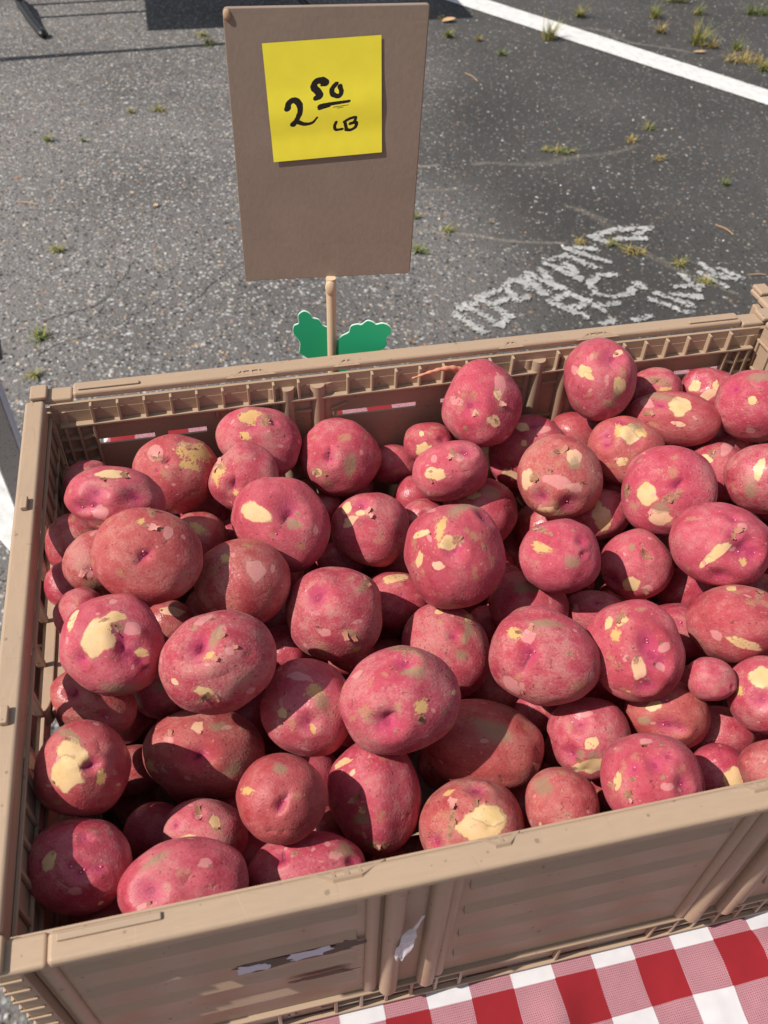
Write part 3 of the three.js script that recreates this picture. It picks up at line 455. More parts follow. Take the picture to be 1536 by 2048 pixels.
// ---------------------------------------------------------------- price sign behind the crate
{
  const SZ = -0.432, YW = 0.27, sN = V3(-Math.sin(YW), 0, Math.cos(YW)), sT = V3(Math.cos(YW), 0, Math.sin(YW)), O0 = V3(0.228, TABLE, SZ);   // the board is turned a little towards the sun
  const at = (px, py) => { const d = ray(px, py); return eye.clone().addScaledVector(d, O0.clone().sub(eye).dot(sN) / d.dot(sN)); };
  const TL = at(446, 18), TR = at(858, 10), BR = at(818, 545), BL = at(492, 561), base0 = at(664, 640).setY(TABLE);
  const s = thing('price_sign', 'painted brown board on a wooden stick behind the potato crate', 'sign', base0.toArray()); s.rotation.y = -YW;
  const loc = p => V3(p.clone().sub(base0).dot(sT), p.y - TABLE, 0);
  const cs = [BL, BR, TR, TL].map(loc), sh = new THREE.Shape(), rr = 0.0022;
  cs.forEach((p, i) => { const q = cs[(i + 1) % 4], o = cs[(i + 3) % 4], a = p.clone().add(o.clone().sub(p).setLength(rr)), b = p.clone().add(q.clone().sub(p).setLength(rr)); i ? sh.lineTo(a.x, a.y) : sh.moveTo(a.x, a.y); sh.quadraticCurveTo(p.x, p.y, b.x, b.y); }); sh.closePath();
  const g = new THREE.ExtrudeGeometry(sh, { depth: 0.0024, bevelEnabled: true, bevelSize: 0.0006, bevelThickness: 0.0006, bevelSegments: 2 }).translate(0, 0, -0.003);
  const n = 512, C = new Uint8Array(n * n * 4), B = new Uint8Array(n * n * 4), R = rng(8);
  for (let j = 0; j < n; j++) for (let i = 0; i < n; i++) { const k = 4 * (j * n + i), br = fbm(i * 0.16, j * 0.10, 1, 4), s2 = fbm(i * 0.012, j * 0.012, 5, 3), sp = R() < 0.0012 ? 0.7 : R() < 0.0012 ? 1.3 : 1, v = (1 + 0.06 * br + 0.09 * s2 + 0.04 * (R() - 0.5)) * sp; C[k] = enc(0.248 * v); C[k + 1] = enc(0.186 * v); C[k + 2] = enc(0.145 * v); C[k + 3] = 255; B[k] = B[k + 1] = B[k + 2] = clamp(0.5 + 0.4 * br + 0.15 * fbm(i * 0.3, j * 0.1, 3, 2)) * 255; B[k + 3] = 255; }
  const boardMat = new THREE.MeshStandardMaterial({ map: dataTex(C, n, n, true, true), bumpMap: dataTex(B, n, n, false, true), bumpScale: 0.00010, roughness: 0.55 });
  const bd = part('board', metreUV(g, 0.15), boardMat, s);
  // frayed corner of the board
  part('frayed_corner', metreUV(new THREE.IcosahedronGeometry(0.0032, 1).scale(0.8, 1.1, 0.5).translate(loc(TL).x + 0.0022, loc(TL).y - 0.003, 0.0002), 0.15), new THREE.MeshStandardMaterial({ color: lin(168, 140, 112), roughness: 0.9 }), bd);
  // wooden stick
  const wn = 128, W = new Uint8Array(wn * wn * 4); for (let j = 0; j < wn; j++) for (let i = 0; i < wn; i++) { const k = 4 * (j * wn + i), v = 1 + 0.16 * fbm(i * 0.25, j * 0.025, 4, 3); W[k] = enc(0.60 * v); W[k + 1] = enc(0.44 * v); W[k + 2] = enc(0.29 * v); W[k + 3] = 255; }
  const wood = new THREE.MeshStandardMaterial({ map: dataTex(W, wn, wn, true, true), roughness: 0.65 });
  const bot = loc(at(657, 566)).y, st = part('stick', new THREE.CylinderGeometry(0.0038, 0.0038, bot + 0.006, 18, 1).translate(0, (bot + 0.006) / 2, 0.0026), wood, s);
  part('cut_end', new THREE.SphereGeometry(0.0042, 14, 8).scale(1, 1.6, 0.55).translate(0, bot - 0.001, 0.0056), wood, st);
  part('foot_block', box(-0.025, 0.025, 0, 0.018, -0.03, 0.0195, 0.002), wood, s);
  // sticky note, slightly bowed, with the hand lettered price
  const nTL = loc(at(524, 86)), nTR = loc(at(763, 69)), nBR = loc(at(764, 303)), nBL = loc(at(548, 323));
  const cv = document.createElement('canvas'); cv.width = cv.height = 1024; const c = cv.getContext('2d');
  c.fillStyle = 'rgb(248,234,64)'; c.fillRect(0, 0, 1024, 1024);
  // lettering, in the crop coordinates of the note (quad 120,185 - 1350,88 - 1352,1298 - 242,1400)
  const Q = [[120, 185], [1350, 88], [1352, 1298], [242, 1400]];
  const inv = (x, y) => { let u = 0.5, v = 0.5; for (let k = 0; k < 12; k++) { const f = t => (1 - u) * (1 - v) * Q[0][t] + u * (1 - v) * Q[1][t] + u * v * Q[2][t] + (1 - u) * v * Q[3][t], fu = t => (1 - v) * (Q[1][t] - Q[0][t]) + v * (Q[2][t] - Q[3][t]), fv = t => (1 - u) * (Q[3][t] - Q[0][t]) + u * (Q[2][t] - Q[1][t]), ex = x - f(0), ey = y - f(1), D = fu(0) * fv(1) - fv(0) * fu(1); u += (ex * fv(1) - ey * fv(0)) / D; v += (ey * fu(0) - ex * fu(1)) / D; } return [u * 1024, v * 1024]; };
  const stroke = (pts, w0, w1 = w0) => { const cr = new THREE.CatmullRomCurve3(pts.map(p => { const q = inv(...p); return V3(q[0], q[1], 0); })), N = 90; c.fillStyle = 'rgb(22,18,14)'; for (let i = 0; i <= N; i++) { const p = cr.getPoint(i / N), w = 1.3 * (w0 + (w1 - w0) * i / N) * (0.96 + 0.08 * noise3(i * 0.4, w0, 2)); c.beginPath(); c.ellipse(p.x, p.y, w * 0.5, w * 0.36, -0.5, 0, 6.29); c.fill(); } };
  stroke([[385, 820], [400, 765], [455, 735], [505, 775], [515, 850], [490, 920], [450, 990]], 52, 44); stroke([[440, 985], [470, 960], [560, 985], [640, 970], [690, 915]], 44, 18);
  stroke([[780, 562], [740, 535], [680, 550], [655, 600], [700, 650], [720, 690], [680, 712]], 58, 50); stroke([[740, 580], [785, 570]], 26, 14);
  stroke([[885, 570], [845, 620], [850, 670], [920, 690], [940, 650], [925, 590]], 40, 36); stroke([[860, 590], [900, 560]], 30, 20);
  stroke([[720, 800], [800, 778], [1020, 742]], 46, 24); stroke([[720, 815], [820, 795]], 34, 14); stroke([[860, 805], [1015, 780]], 6, 4); stroke([[900, 815], [960, 803]], 5, 4);
  stroke([[885, 965], [870, 1010], [880, 1045], [950, 1040]], 26, 22); stroke([[975, 965], [985, 1010], [990, 1050]], 24, 26); stroke([[970, 960], [1030, 925], [1085, 915], [1070, 960], [1030, 985]], 26, 24); stroke([[1030, 980], [1090, 970], [1085, 1015], [1030, 1050], [985, 1045]], 28, 28);
  const id = c.getImageData(0, 0, 1024, 1024).data, D = new Uint8Array(1024 * 1024 * 4); for (let j = 0; j < 1024; j++) for (let i = 0; i < 1024; i++) { const a = 4 * ((1023 - j) * 1024 + i), b = 4 * (j * 1024 + i), v = 1 + 0.02 * fbm(i * 0.01, j * 0.01, 2, 3); for (let t = 0; t < 3; t++) D[b + t] = clamp(id[a + t] * v, 0, 255); D[b + 3] = 255; }
  const ng = new THREE.PlaneGeometry(1, 1, 16, 40), np = ng.attributes.position;
  const bow = (u, v) => 0.0007 + 0.0006 * Math.exp(-Math.pow((v - 0.60 + 0.06 * u) / 0.16, 2)) + 0.0005 * smooth(0.75, 1, v);   // v down the note
  for (let i = 0; i < np.count; i++) { const u = np.getX(i) + 0.5, v = 0.5 - np.getY(i); np.setXYZ(i, (1 - u) * (1 - v) * nTL.x + u * (1 - v) * nTR.x + u * v * nBR.x + (1 - u) * v * nBL.x, (1 - u) * (1 - v) * nTL.y + u * (1 - v) * nTR.y + u * v * nBR.y + (1 - u) * v * nBL.y, bow(u, v)); } ng.computeVertexNormals();
  const note = part('sticky_note', ng, new THREE.MeshStandardMaterial({ map: dataTex(D, 1024, 1024, true), roughness: 0.55, side: THREE.DoubleSide }), scene); note.position.copy(s.position); note.rotation.copy(s.rotation); tag(note, 'yellow sticky note with a hand lettered price on the brown board', 'note');
  // green card leaves behind the stick
  const green = new THREE.MeshStandardMaterial({ color: lin(30, 158, 110), roughness: 0.6 }), edge = new THREE.MeshStandardMaterial({ color: lin(206, 226, 214), roughness: 0.7 });
  const lobes = (list, close) => { const pts = list.map(q => loc(at(550 + q[0] / 5.12, 560 + q[1] / 5.12))), sh = new THREE.Shape(new THREE.SplineCurve(pts.map(p => new THREE.Vector2(p.x, p.y))).getPoints(90)); for (const p of close) sh.lineTo(p[0], p[1]); sh.closePath(); return sh; };
  const L1 = lobes([[243, 770], [250, 660], [185, 570], [190, 500], [238, 470], [235, 390], [290, 350], [350, 375], [372, 415], [440, 435], [480, 490], [535, 515]], [[0.004, 0.185], [-0.004, 0.182]]);
  const L2 = lobes([[640, 590], [690, 540], [760, 500], [780, 440], [840, 415], [890, 415], [950, 372], [1010, 385], [1040, 405], [1110, 390], [1180, 420], [1190, 480], [1145, 530], [1145, 605], [1100, 650], [1010, 700]], [[0.006, 0.185], [0.000, 0.185]]);
  const t = thing('leaf_cutout', 'green card leaf cut-out behind the sign stick', 'cutout', base0.toArray()); t.rotation.copy(s.rotation);
  for (const L of [L1, L2]) { const lf = part('leaf', new THREE.ExtrudeGeometry(L, { depth: 0.0011, bevelEnabled: false }).translate(0, 0, L === L1 ? -0.0045 : -0.0032), green, t); if (L === L2) { lf.rotation.y = -0.10; lf.position.z = 0.0062; } part('leaf_core', new THREE.ExtrudeGeometry(L, { depth: 0.0009, bevelEnabled: true, bevelSize: 0.00045, bevelThickness: 0.0001, bevelSegments: 1 }).translate(0, 0, L === L1 ? -0.0048 : -0.0035), edge, lf); }
}
// ---------------------------------------------------------------- canopy legs and the far table
{
  const n = 256, C = new Uint8Array(n * n * 4), R = rng(5); for (let k = 0; k < n * n; k++) { const i = k % n, j = k / n | 0, sp = fbm(i * 0.35, j * 0.35, 6, 2) > 0.42 && fbm(i * 0.03, j * 0.03, 2, 2) > -0.25, v = 0.95 + 0.1 * R(); C[4 * k] = enc(sp ? 0.06 : 0.36 * v); C[4 * k + 1] = enc(sp ? 0.047 : 0.32 * v); C[4 * k + 2] = enc(sp ? 0.04 : 0.30 * v); C[4 * k + 3] = 255; }
  const paint = new THREE.MeshStandardMaterial({ map: dataTex(C, n, n, true, true), roughness: 0.5 }), grey = new THREE.MeshStandardMaterial({ color: lin(92, 90, 92), roughness: 0.6 }), cap = new THREE.MeshStandardMaterial({ color: lin(188, 184, 196), roughness: 0.5 });
  const leg = (o, rot, label) => { const t = thing('canopy_leg', label, 'post', [o.x, 0, o.z]); t.rotation.y = rot;
    part('lower_tube', metreUV(box(-0.024, 0.024, 0.004, 1.25, -0.024, 0.024, 0.004), 0.12), paint, t); part('edge_strip', box(0.0241, 0.030, 0.004, 1.2, -0.022, 0.0235, 0.001), cap, t); part('upper_tube', box(-0.019, 0.019, 1.2505, 2.4, -0.019, 0.019, 0.003), cap, t); part('foot_plate', box(-0.06, 0.06, 0.0, 0.0039, -0.06, 0.06), grey, t); return t; };
  const t = leg(onGround(72, 1052), 0.15, 'speckled white canopy leg standing beside the market table');
  part('slider_bracket', box(-0.034, 0.052, 0.44, 0.60, -0.034, 0.034, 0.006), grey, t);
  leg(onGround(-320, 142), 0.1, 'white canopy leg by the far table, casting a thin shadow');
}
{
  const black = new THREE.MeshPhysicalMaterial({ color: lin(34, 34, 36), roughness: 0.4, metalness: 0.2, clearcoat: 0.3, clearcoatRoughness: 0.4 }), top = new THREE.MeshStandardMaterial({ color: lin(60, 60, 62), roughness: 0.6 });
  const a = onGround(86, 74), z1 = a.z, x1 = a.x, t = thing('far_table', 'black folding table leg with arched foot on the asphalt', 'table', [x1, 0, z1]);
  const arch = (dx) => tube([V3(dx, 0.012, 0), V3(dx - 0.045, 0.032, -0.11), V3(dx - 0.10, 0.062, -0.27), V3(dx - 0.13, 0.072, -0.40), V3(dx - 0.20, 0.05, -0.62), V3(dx - 0.26, 0.012, -0.80)], 0.019, 40, 12);
  for (const dx of [0, 1.35]) {
    const f = part('foot', arch(dx), black, t); part('foot_cap', new THREE.SphereGeometry(0.0225, 16, 10).scale(1, 0.85, 1.6).translate(dx + 0.002, 0.0192, 0.004), black, f);
    for (const [ox, oz] of [[-0.105, -0.29], [-0.165, -0.50]]) part('leg', tube([V3(dx + ox, 0.06, oz), V3(dx + ox, 0.4, oz), V3(dx + ox, 0.71, oz)], 0.015, 4, 12), black, t);
  }
  part('tabletop', box(-0.12, 1.5, 0.711, 0.745, -0.75, 0.02, 0.008), top, t);
}
// ---------------------------------------------------------------- potatoes
// [pixel ellipse x, y, semi-axes, angle], distance along the ray, thickness, layer, eyes, creases, peeled / scabbed patches, label
const POTATOES = [
[[178,970,52,50,0],0.6653,1.07,1,[],[],[["t",165,950,10,8,0]],"potato wedged in the crate's far corner between ribbed walls"],
[[235,1000,98,66,8],0.5683,0.981,0,[[190,985,13],[183,1010,14],[160,1015,11],[272,995,15]],[],[["y",225,947,38,8,0],["p",200,1025,18,14,30],["t",248,950,7,4,0]],"oval dusty potato with three eyes at one end, in the ribbed corner"],
[[353,947,87,78,10],0.6539,1.045,0,[[312,942,4]],[[333,920,16,-40]],[["p",308,902,17,17,20],["p",367,888,11,7,0],["y",395,900,32,16,20],["y",380,930,26,9,10],["t",308,912,14,6,0],["t",380,893,12,6,10]],"potato with ragged yellow and pale pink peels below the long wall slots"],
[[518,885,85,72,20],0.6651,0.75,0,[[505,845,14],[545,845,7]],[],[["y",497,832,22,12,-15],["t",530,842,16,13,30],["y",492,872,12,8,15]],"potato with a brown scabbed pit and cream peel on its crown"],
[[492,957,74,66,-55],0.6309,0.75,0,[[466,975,9]],[[466,965,26,-70]],[["y",434,940,10,24,10],["y",470,988,8,6,30],["t",436,932,9,6,0]],"brownish potato with a torn cream flap on its edge and upright crease"],
[[681,915,80,78,0],0.6791,0.972,0,[[660,918,9]],[[656,908,34,-80]],[["y",636,945,8,9,30],["t",630,943,8,7,0],["g",702,930,14,25,10]],"round potato split by a deep upright crease, below the wall slot"],
[[785,930,40,54,90],0.7137,1.011,2,[],[],[],null],
[[563,1048,99,90,45],0.6006,0.75,0,[[582,1018,20],[553,1068,6]],[[575,1035,30,-50]],[["y",510,1025,32,17,20],["g",590,1045,16,14,0]],"pear shaped potato with cream peel and a deep pink eye"],
[[740,1058,80,76,10],0.6401,1.006,0,[[722,1012,12]],[],[["y",698,1042,19,8,-45],["y",720,1025,10,6,0],["y",692,1015,9,12,0],["t",735,1028,6,7,20]],"potato with zigzag cream scrapes beneath a pink eye"],
[[652,1015,30,32,0],0.6928,1.134,2,[],[],[],null],
[[398,1085,60,62,0],0.6281,1.069,1,[],[],[["y",395,1055,24,10,25]],"small potato with a yellow scrape tucked behind the smooth creased one"],
[[462,1065,25,26,0],0.6634,1.15,2,[],[],[],null],
[[200,1122,62,72,80],0.5697,0.75,1,[[183,1143,8]],[],[["p",175,1147,9,9,0],["g",190,1175,25,12,20]],"tan tinged potato peeking out beside the smooth creased one"],
[[294,1114,110,97,15],0.5373,0.75,0,[[290,1108,9]],[[287,1114,42,-45]],[["y",281,1043,9,6,-20],["t",306,1025,10,7,-40],["p",335,1065,10,14,0],["t",300,1052,14,4,0]],"large smooth bright red potato with one long diagonal crease"],
[[484,1165,94,88,10],0.5688,1.003,0,[],[],[["y",450,1116,11,9,0],["p",512,1140,18,22,0]],"smooth potato with one small cream chip, half crossed by a shadow"],
[[672,1225,98,95,0],0.5779,0.987,0,[[635,1193,16]],[],[["p",715,1243,9,4,-10],["t",735,1165,10,16,40],["p",650,1265,12,8,0],["t",700,1270,20,12,0]],"round dusty potato with a single dimple eye and a flaky side"],
[[165,1232,60,55,70],0.5591,1.036,1,[],[],[["t",190,1255,5,6,0]],"pink potato touching the crate wall below the handle, half sunlit"],
[[224,1291,103,101,0],0.5252,0.75,0,[[160,1317,11],[243,1268,15],[262,1308,20],[285,1325,9],[250,1295,9]],[[290,1340,22,-30]],[["y",192,1272,30,44,25],["y",224,1232,30,11,-18],["y",287,1306,13,10,0],["p",268,1255,18,14,10],["t",236,1252,14,12,-30],["g",240,1375,35,10,0],["y",145,1238,6,22,25]],"knobbly potato with a large cream crescent peel and deep eyes by the handle"],
[[335,1245,52,45,0],0.5875,1.105,1,[],[],[["y",345,1222,24,9,10]],"potato with yellowish top squeezed under the smooth creased one"],
[[437,1322,118,103,-15],0.5078,1.148,0,[[395,1295,22]],[[393,1293,30,-65]],[["p",408,1240,24,8,-35],["p",442,1264,8,12,30],["p",457,1303,10,9,0],["y",408,1385,22,9,15],["p",436,1393,6,10,10],["y",416,1310,14,8,-30],["g",430,1275,30,12,-60],["t",415,1395,10,8,0]],"large potato with a funnel shaped pink eye and scattered peeled chips"],
[[190,1405,90,62,18],0.553,0.883,1,[[146,1384,12],[212,1435,11]],[[146,1384,16,-65]],[],"glossy potato with two eyes low beside the crate's handle wall"],
[[318,1385,58,52,20],0.5818,1.081,1,[],[],[["g",320,1375,20,10,0]],"potato filling the gap between creased and funnel eyed ones"],
[[615,1415,92,97,0],0.5398,0.918,0,[[618,1445,13]],[],[["y",566,1425,10,10,20],["y",628,1380,19,16,0],["g",642,1402,18,17,0],["y",627,1457,7,10,-20],["p",600,1355,25,8,0]],"potato with a grey scab on a yellow patch above a dimpled eye"],
[[408,1506,124,92,5],0.5632,0.996,0,[[395,1515,17]],[[395,1515,26,-35]],[["p",334,1478,8,6,0],["y",395,1452,13,13,20],["y",298,1532,9,13,0],["t",327,1540,8,8,30],["g",470,1540,25,14,-40],["g",440,1450,25,10,0]],"long oval potato with a central eye, under the funnel eyed one"],
[[166,1536,93,93,0],0.505,1.072,0,[[185,1528,9]],[[180,1532,38,-18]],[["y",143,1505,34,26,30],["y",128,1548,30,36,20],["y",203,1556,10,16,10],["g",140,1470,30,10,30]],"potato with a big split cream patch by the ribbed wall"],
[[268,1540,50,72,80],0.635,1.116,2,[],[],[],"potato behind the one with the big split cream patch"],
[[565,1596,89,91,0],0.4923,1.033,0,[[560,1612,8]],[[566,1605,44,-60]],[["y",496,1582,12,10,20],["g",560,1535,15,14,0]],"round plain red potato with a thin curved scratch through its eye"],
[[750,1588,110,94,86],0.5415,1.002,0,[[700,1515,8]],[],[["y",685,1525,18,7,-30],["y",725,1620,9,8,0],["t",708,1600,6,10,0],["t",750,1690,30,8,0],["g",720,1640,20,14,0]],"upright oval rusty red potato with netted brown base"],
[[160,1732,94,106,90],0.4967,0.75,0,[[170,1675,9],[162,1745,14],[140,1732,8],[195,1737,9]],[],[["y",98,1720,15,22,20],["p",150,1782,14,8,0]],"potato with a row of eyes in the crate's corner"],
[[315,1668,62,70,90],0.5781,1.081,1,[],[],[],"potato between corner and yellow chinned ones"],
[[411,1672,84,76,10],0.53,1.035,0,[[398,1627,7],[350,1650,9]],[],[["y",430,1642,12,14,0],["y",368,1678,24,8,-15],["t",395,1628,6,4,0]],"potato with a small knob and yellow scrape above the rim's pear one"],
[[368,1775,132,97,-4],0.4818,0.751,0,[[297,1780,20]],[],[["p",410,1725,14,9,0],["g",310,1720,35,8,-35],["p",285,1812,9,6,-30]],"pear shaped bright pink potato with a deep eye against the front rim"],
[[618,1742,122,76,-3],0.5154,0.957,0,[[562,1718,10],[705,1725,10]],[[562,1712,28,-72]],[["p",668,1712,13,8,0],["g",690,1700,20,14,0]],"flat oval potato with an upright crease, half hidden by front rim"],
[[215,1840,80,75,0],0.5333,1.024,1,[],[],[["g",210,1790,14,8,0]],"potato low behind the front rim's corner"],
[[785,1750,60,50,0],0.5759,1.056,2,[],[],[],null],
[[798,1397,122,107,-15],0.5107,1.059,0,[[810,1325,13],[772,1448,18]],[[775,1435,30,-40]],[["y",843,1415,12,18,15],["t",800,1293,38,8,10],["t",842,1438,9,11,0],["g",830,1345,25,12,0]],"large potato with brown netted crown and a bright pink lower eye"],
[[892,1297,98,86,62],0.6051,0.89,0,[[908,1272,10]],[],[["y",877,1220,9,5,0],["y",940,1232,8,8,30],["g",938,1260,8,28,10],["g",925,1310,16,12,0]],"smooth oval potato with two tiny cream chips on top"],
[[943,1650,105,95,0],0.5395,1.021,0,[[955,1578,14],[873,1683,13]],[],[["y",963,1650,46,36,-10],["y",978,1630,30,20,20],["t",903,1640,7,40,8],["t",907,1605,9,9,0],["y",895,1585,14,5,-20]],"potato with a large bare cream patch and torn brown strips at the front rim"],
[[965,1487,125,90,10],0.5706,0.906,0,[],[],[["y",1077,1535,6,8,0],["g",990,1460,45,22,20]],"broad dusty potato with no eyes, crossed by a diagonal shadow"],
[[1126,1615,77,78,0],0.5437,1.026,0,[],[],[["g",1085,1570,18,22,0]],"plain dusty round potato at the front rim, half in shadow"],
[[1305,1560,100,95,0],0.5408,1.011,0,[[1268,1537,10],[1310,1527,13],[1335,1512,8],[1370,1570,13]],[],[["y",1237,1560,9,18,10],["p",1333,1573,14,8,0],["t",1258,1590,14,8,50],["p",1290,1480,14,6,0]],"bumpy potato with several bright pink eyes at the front rim"],
[[1082,1312,113,100,16],0.5554,0.975,0,[[1060,1305,12]],[[1052,1322,46,-65]],[["y",1028,1267,14,12,10],["p",1056,1272,14,14,10],["p",1176,1350,6,11,20],["p",1022,1370,22,12,40],["g",1090,1240,40,10,0]],"large smooth potato with one square cream chip and a forked crease"],
[[1178,1475,80,84,80],0.5833,1.005,0,[[1158,1445,13],[1140,1512,13]],[],[["y",1183,1487,16,14,0],["y",1185,1535,34,15,-10],["g",1186,1512,13,9,0],["g",1160,1510,12,10,0],["p",1170,1425,16,6,0]],"blotchy potato with mustard and dark stains low on its side"],
[[1333,1425,82,70,10],0.5993,0.973,0,[[1335,1452,17],[1360,1458,9],[1333,1402,6]],[],[["y",1308,1411,18,9,-10],["g",1290,1440,14,8,0]],"potato with a dark double eye under a yellow smear"],
[[1270,1300,103,96,70],0.5695,0.75,0,[[1296,1280,16],[1293,1370,14],[1308,1312,22],[1330,1330,9]],[],[["y",1218,1247,7,14,15],["y",1245,1243,14,9,-30],["y",1230,1271,10,14,0],["y",1277,1337,14,22,-15],["p",1252,1315,6,8,20],["p",1330,1295,8,12,30],["p",1325,1335,10,8,0],["t",1240,1235,10,6,0]],"scarred potato with chain of pits and cream flecks"],
[[1470,1248,95,78,6],0.6195,1.009,0,[[1395,1190,6]],[],[["p",1433,1270,12,9,30],["y",1490,1288,40,10,17],["t",1520,1185,8,10,0]],"oval potato with a yellow streak along its underside"],
[[1340,1265,58,76,80],0.6548,1.027,1,[[1365,1245,6]],[],[],"red potato squeezed behind the scarred pitted one"],
[[1423,1358,47,45,10],0.5837,1.088,0,[[1465,1375,4]],[],[],"smallest plain red potato among the larger ones"],
[[1535,1392,75,78,0],0.6033,1.024,0,[[1523,1402,13]],[],[["y",1523,1350,22,22,-20],["y",1480,1380,8,10,0]],"potato with a thick mustard patch above its eye"],
[[1435,1465,55,70,90],0.6305,0.957,1,[],[],[],"potato below the smallest one"],
[[1435,1558,65,68,20],0.6032,1.018,1,[],[],[["y",1468,1558,20,24,-30]],"potato with a dull tan patch at the front rim"],
[[1545,1535,55,65,90],0.5806,1.074,0,[],[],[],"plain potato cut by the shadow beside the front rim's tan patch one"],
[[1190,1228,65,48,10],0.6446,1.069,1,[[1195,1205,8]],[],[["p",1150,1215,8,8,0]],"potato peeking between the square chipped and pitted ones"],
[[1055,1215,80,68,25],0.6281,0.94,1,[],[],[["g",1050,1175,30,10,0]],"dusty potato behind the square chipped one"],
[[790,1200,58,80,85],0.6389,1.017,1,[],[[800,1205,40,-80]],[["y",790,1155,26,9,-10]],"rusty potato with yellow top scrape behind the tall scarred one"],
[[908,1110,110,97,80],0.5832,1.103,0,[[968,1037,13],[908,1098,14]],[],[["y",883,1055,10,30,15],["y",895,1085,16,15,30],["y",875,1132,13,9,10],["y",835,1120,7,16,10],["y",842,1067,16,6,-20],["t",915,1080,10,10,20],["g",930,1010,35,10,0]],"tall potato with long cream tears and a ragged flap"],
[[962,1025,72,76,80],0.689,1.024,1,[],[],[["y",948,990,14,7,-15],["y",913,995,10,6,0],["g",985,985,20,14,30]],"brown dusted potato behind the tall torn one"],
[[1117,1112,84,76,-12],0.5987,1.008,0,[[1163,1082,8],[1170,1108,6]],[],[["y",1080,1092,22,10,20],["t",1075,1055,16,6,0],["g",1145,1125,16,14,0]],"dull red potato half shaded beside the tall torn one"],
[[1274,1130,71,72,0],0.6571,1.021,0,[[1293,1112,7],[1223,1162,11]],[],[["g",1263,1095,8,8,0],["y",1262,1170,19,16,10],["p",1295,1175,10,6,0],["t",1293,1112,7,6,0]],"round potato with a small knob and yellow spot"],
[[1440,1090,97,85,6],0.6336,0.99,0,[[1468,1062,10],[1493,1098,20],[1438,1152,13],[1515,1110,8],[1470,1035,9]],[],[["y",1432,1107,34,11,-38],["y",1488,1125,9,8,0],["p",1483,1055,10,10,0],["y",1410,1125,14,6,-40],["t",1470,1065,5,12,0]],"large potato with a yellow slash and magenta pitted side"],
[[1336,983,94,90,10],0.6665,0.762,0,[[1353,972,8]],[[1360,965,22,-50]],[["y",1289,988,23,26,0],["y",1318,1036,22,15,10],["t",1250,982,11,14,10],["g",1320,1015,20,12,0],["t",1345,995,25,10,-30]],"potato with a round yellow window and a papery torn flap"],
[[1200,1030,52,62,80],0.6938,1.051,1,[],[],[["y",1203,1035,20,30,-15]],"half hidden potato with a yellow face between flap and knob ones"],
[[1116,955,86,85,80],0.6605,0.999,0,[[1085,995,13],[1138,1010,16]],[[1120,898,24,0]],[["p",1118,962,30,13,15],["y",1055,957,12,19,10],["y",1093,1023,23,11,0],["y",1150,910,17,14,20],["t",1118,898,20,6,-10],["t",1068,952,8,10,20],["p",1150,975,14,10,0],["g",1150,925,14,14,0]],"patchwork potato with pale pink peels and a rooted dirty tip"],
[[1058,905,84,76,10],0.7142,0.887,0,[[1068,850,13],[992,930,9]],[],[["y",1045,852,14,9,0],["y",1008,868,5,7,10],["y",1048,886,6,7,0],["p",1085,860,12,8,0],["y",1020,950,20,8,20]],"pale potato with a cream spot at its top, behind the patchwork one"],
[[899,942,76,60,-14],0.6541,1.0,0,[[933,905,10]],[],[["y",870,948,22,13,15],["p",868,917,7,8,20],["p",918,915,10,8,0],["t",905,912,8,8,0]],"oval potato with a yellow spot near its blunt end"],
[[860,888,53,44,8],0.6947,1.047,0,[[885,880,6]],[],[["y",848,900,16,14,-10],["y",843,867,5,5,0]],"small potato with a yellow chin near the back wall"],
[[966,811,88,80,85],0.6785,0.945,0,[[938,812,15]],[],[["p",908,800,14,9,20],["y",995,790,8,11,-30],["y",990,842,9,12,-30],["t",1003,810,10,12,0],["y",980,838,8,6,0],["t",950,825,12,8,0],["p",1000,770,12,20,0]],"smooth tall potato with a pointing root beside it at the back wall"],
[[1200,758,82,72,80],0.7066,0.986,0,[[1223,717,15]],[],[["y",1168,742,16,11,-15],["y",1178,752,12,6,30],["y",1240,772,14,20,-15],["y",1235,707,8,5,0],["p",1150,740,7,9,0],["t",1220,812,14,9,0],["g",1235,790,10,14,0]],"potato perched highest, above the back rim"],
[[1250,903,78,71,10],0.701,0.778,0,[[1213,867,15],[1213,890,9],[1270,877,11],[1240,842,9]],[],[["y",1262,865,22,20,-30],["y",1245,923,12,9,0],["y",1235,860,9,14,0],["y",1285,860,14,10,30],["g",1275,850,16,9,0]],"potato with a magenta and yellow mottled crown"],
[[1343,838,92,55,8],0.7282,0.757,0,[[1320,808,12]],[],[["y",1360,809,25,20,-10],["p",1293,805,11,10,0],["y",1358,848,13,5,10],["g",1310,790,40,6,0],["t",1300,825,9,5,0]],"wide oval potato with a large yellow bald spot on top"],
[[1312,785,52,52,0],0.7605,0.817,1,[],[[1310,765,20,-20]],[["t",1315,760,25,8,15],["y",1330,778,12,5,0]],"brown scabby potato behind the perched one"],
[[1418,785,60,50,10],0.7833,0.999,1,[[1395,762,11]],[],[["y",1418,788,22,10,-25],["y",1388,770,10,14,20],["y",1432,770,6,10,0]],"potato with yellow forked stain at the back wall's corner ribs"],
[[1510,812,80,72,10],0.7442,0.975,0,[[1468,777,11]],[],[["y",1505,801,8,9,20],["p",1500,862,10,7,0],["g",1520,755,30,8,0]],"pinkish dusty potato with a tiny white chip, near the side wall"],
[[1450,890,42,40,0],0.7711,1.081,1,[],[],[],null],
[[1432,945,62,62,0],0.7349,1.033,1,[],[],[["y",1410,918,12,10,10],["t",1425,905,10,8,0],["p",1455,890,12,8,0]],"greyish potato behind the flap and round yellow window one"],
[[1535,955,70,80,85],0.6966,0.989,0,[],[],[["y",1518,937,9,24,15],["g",1500,980,14,20,0]],"potato with an upright yellow streak near the side wall"],
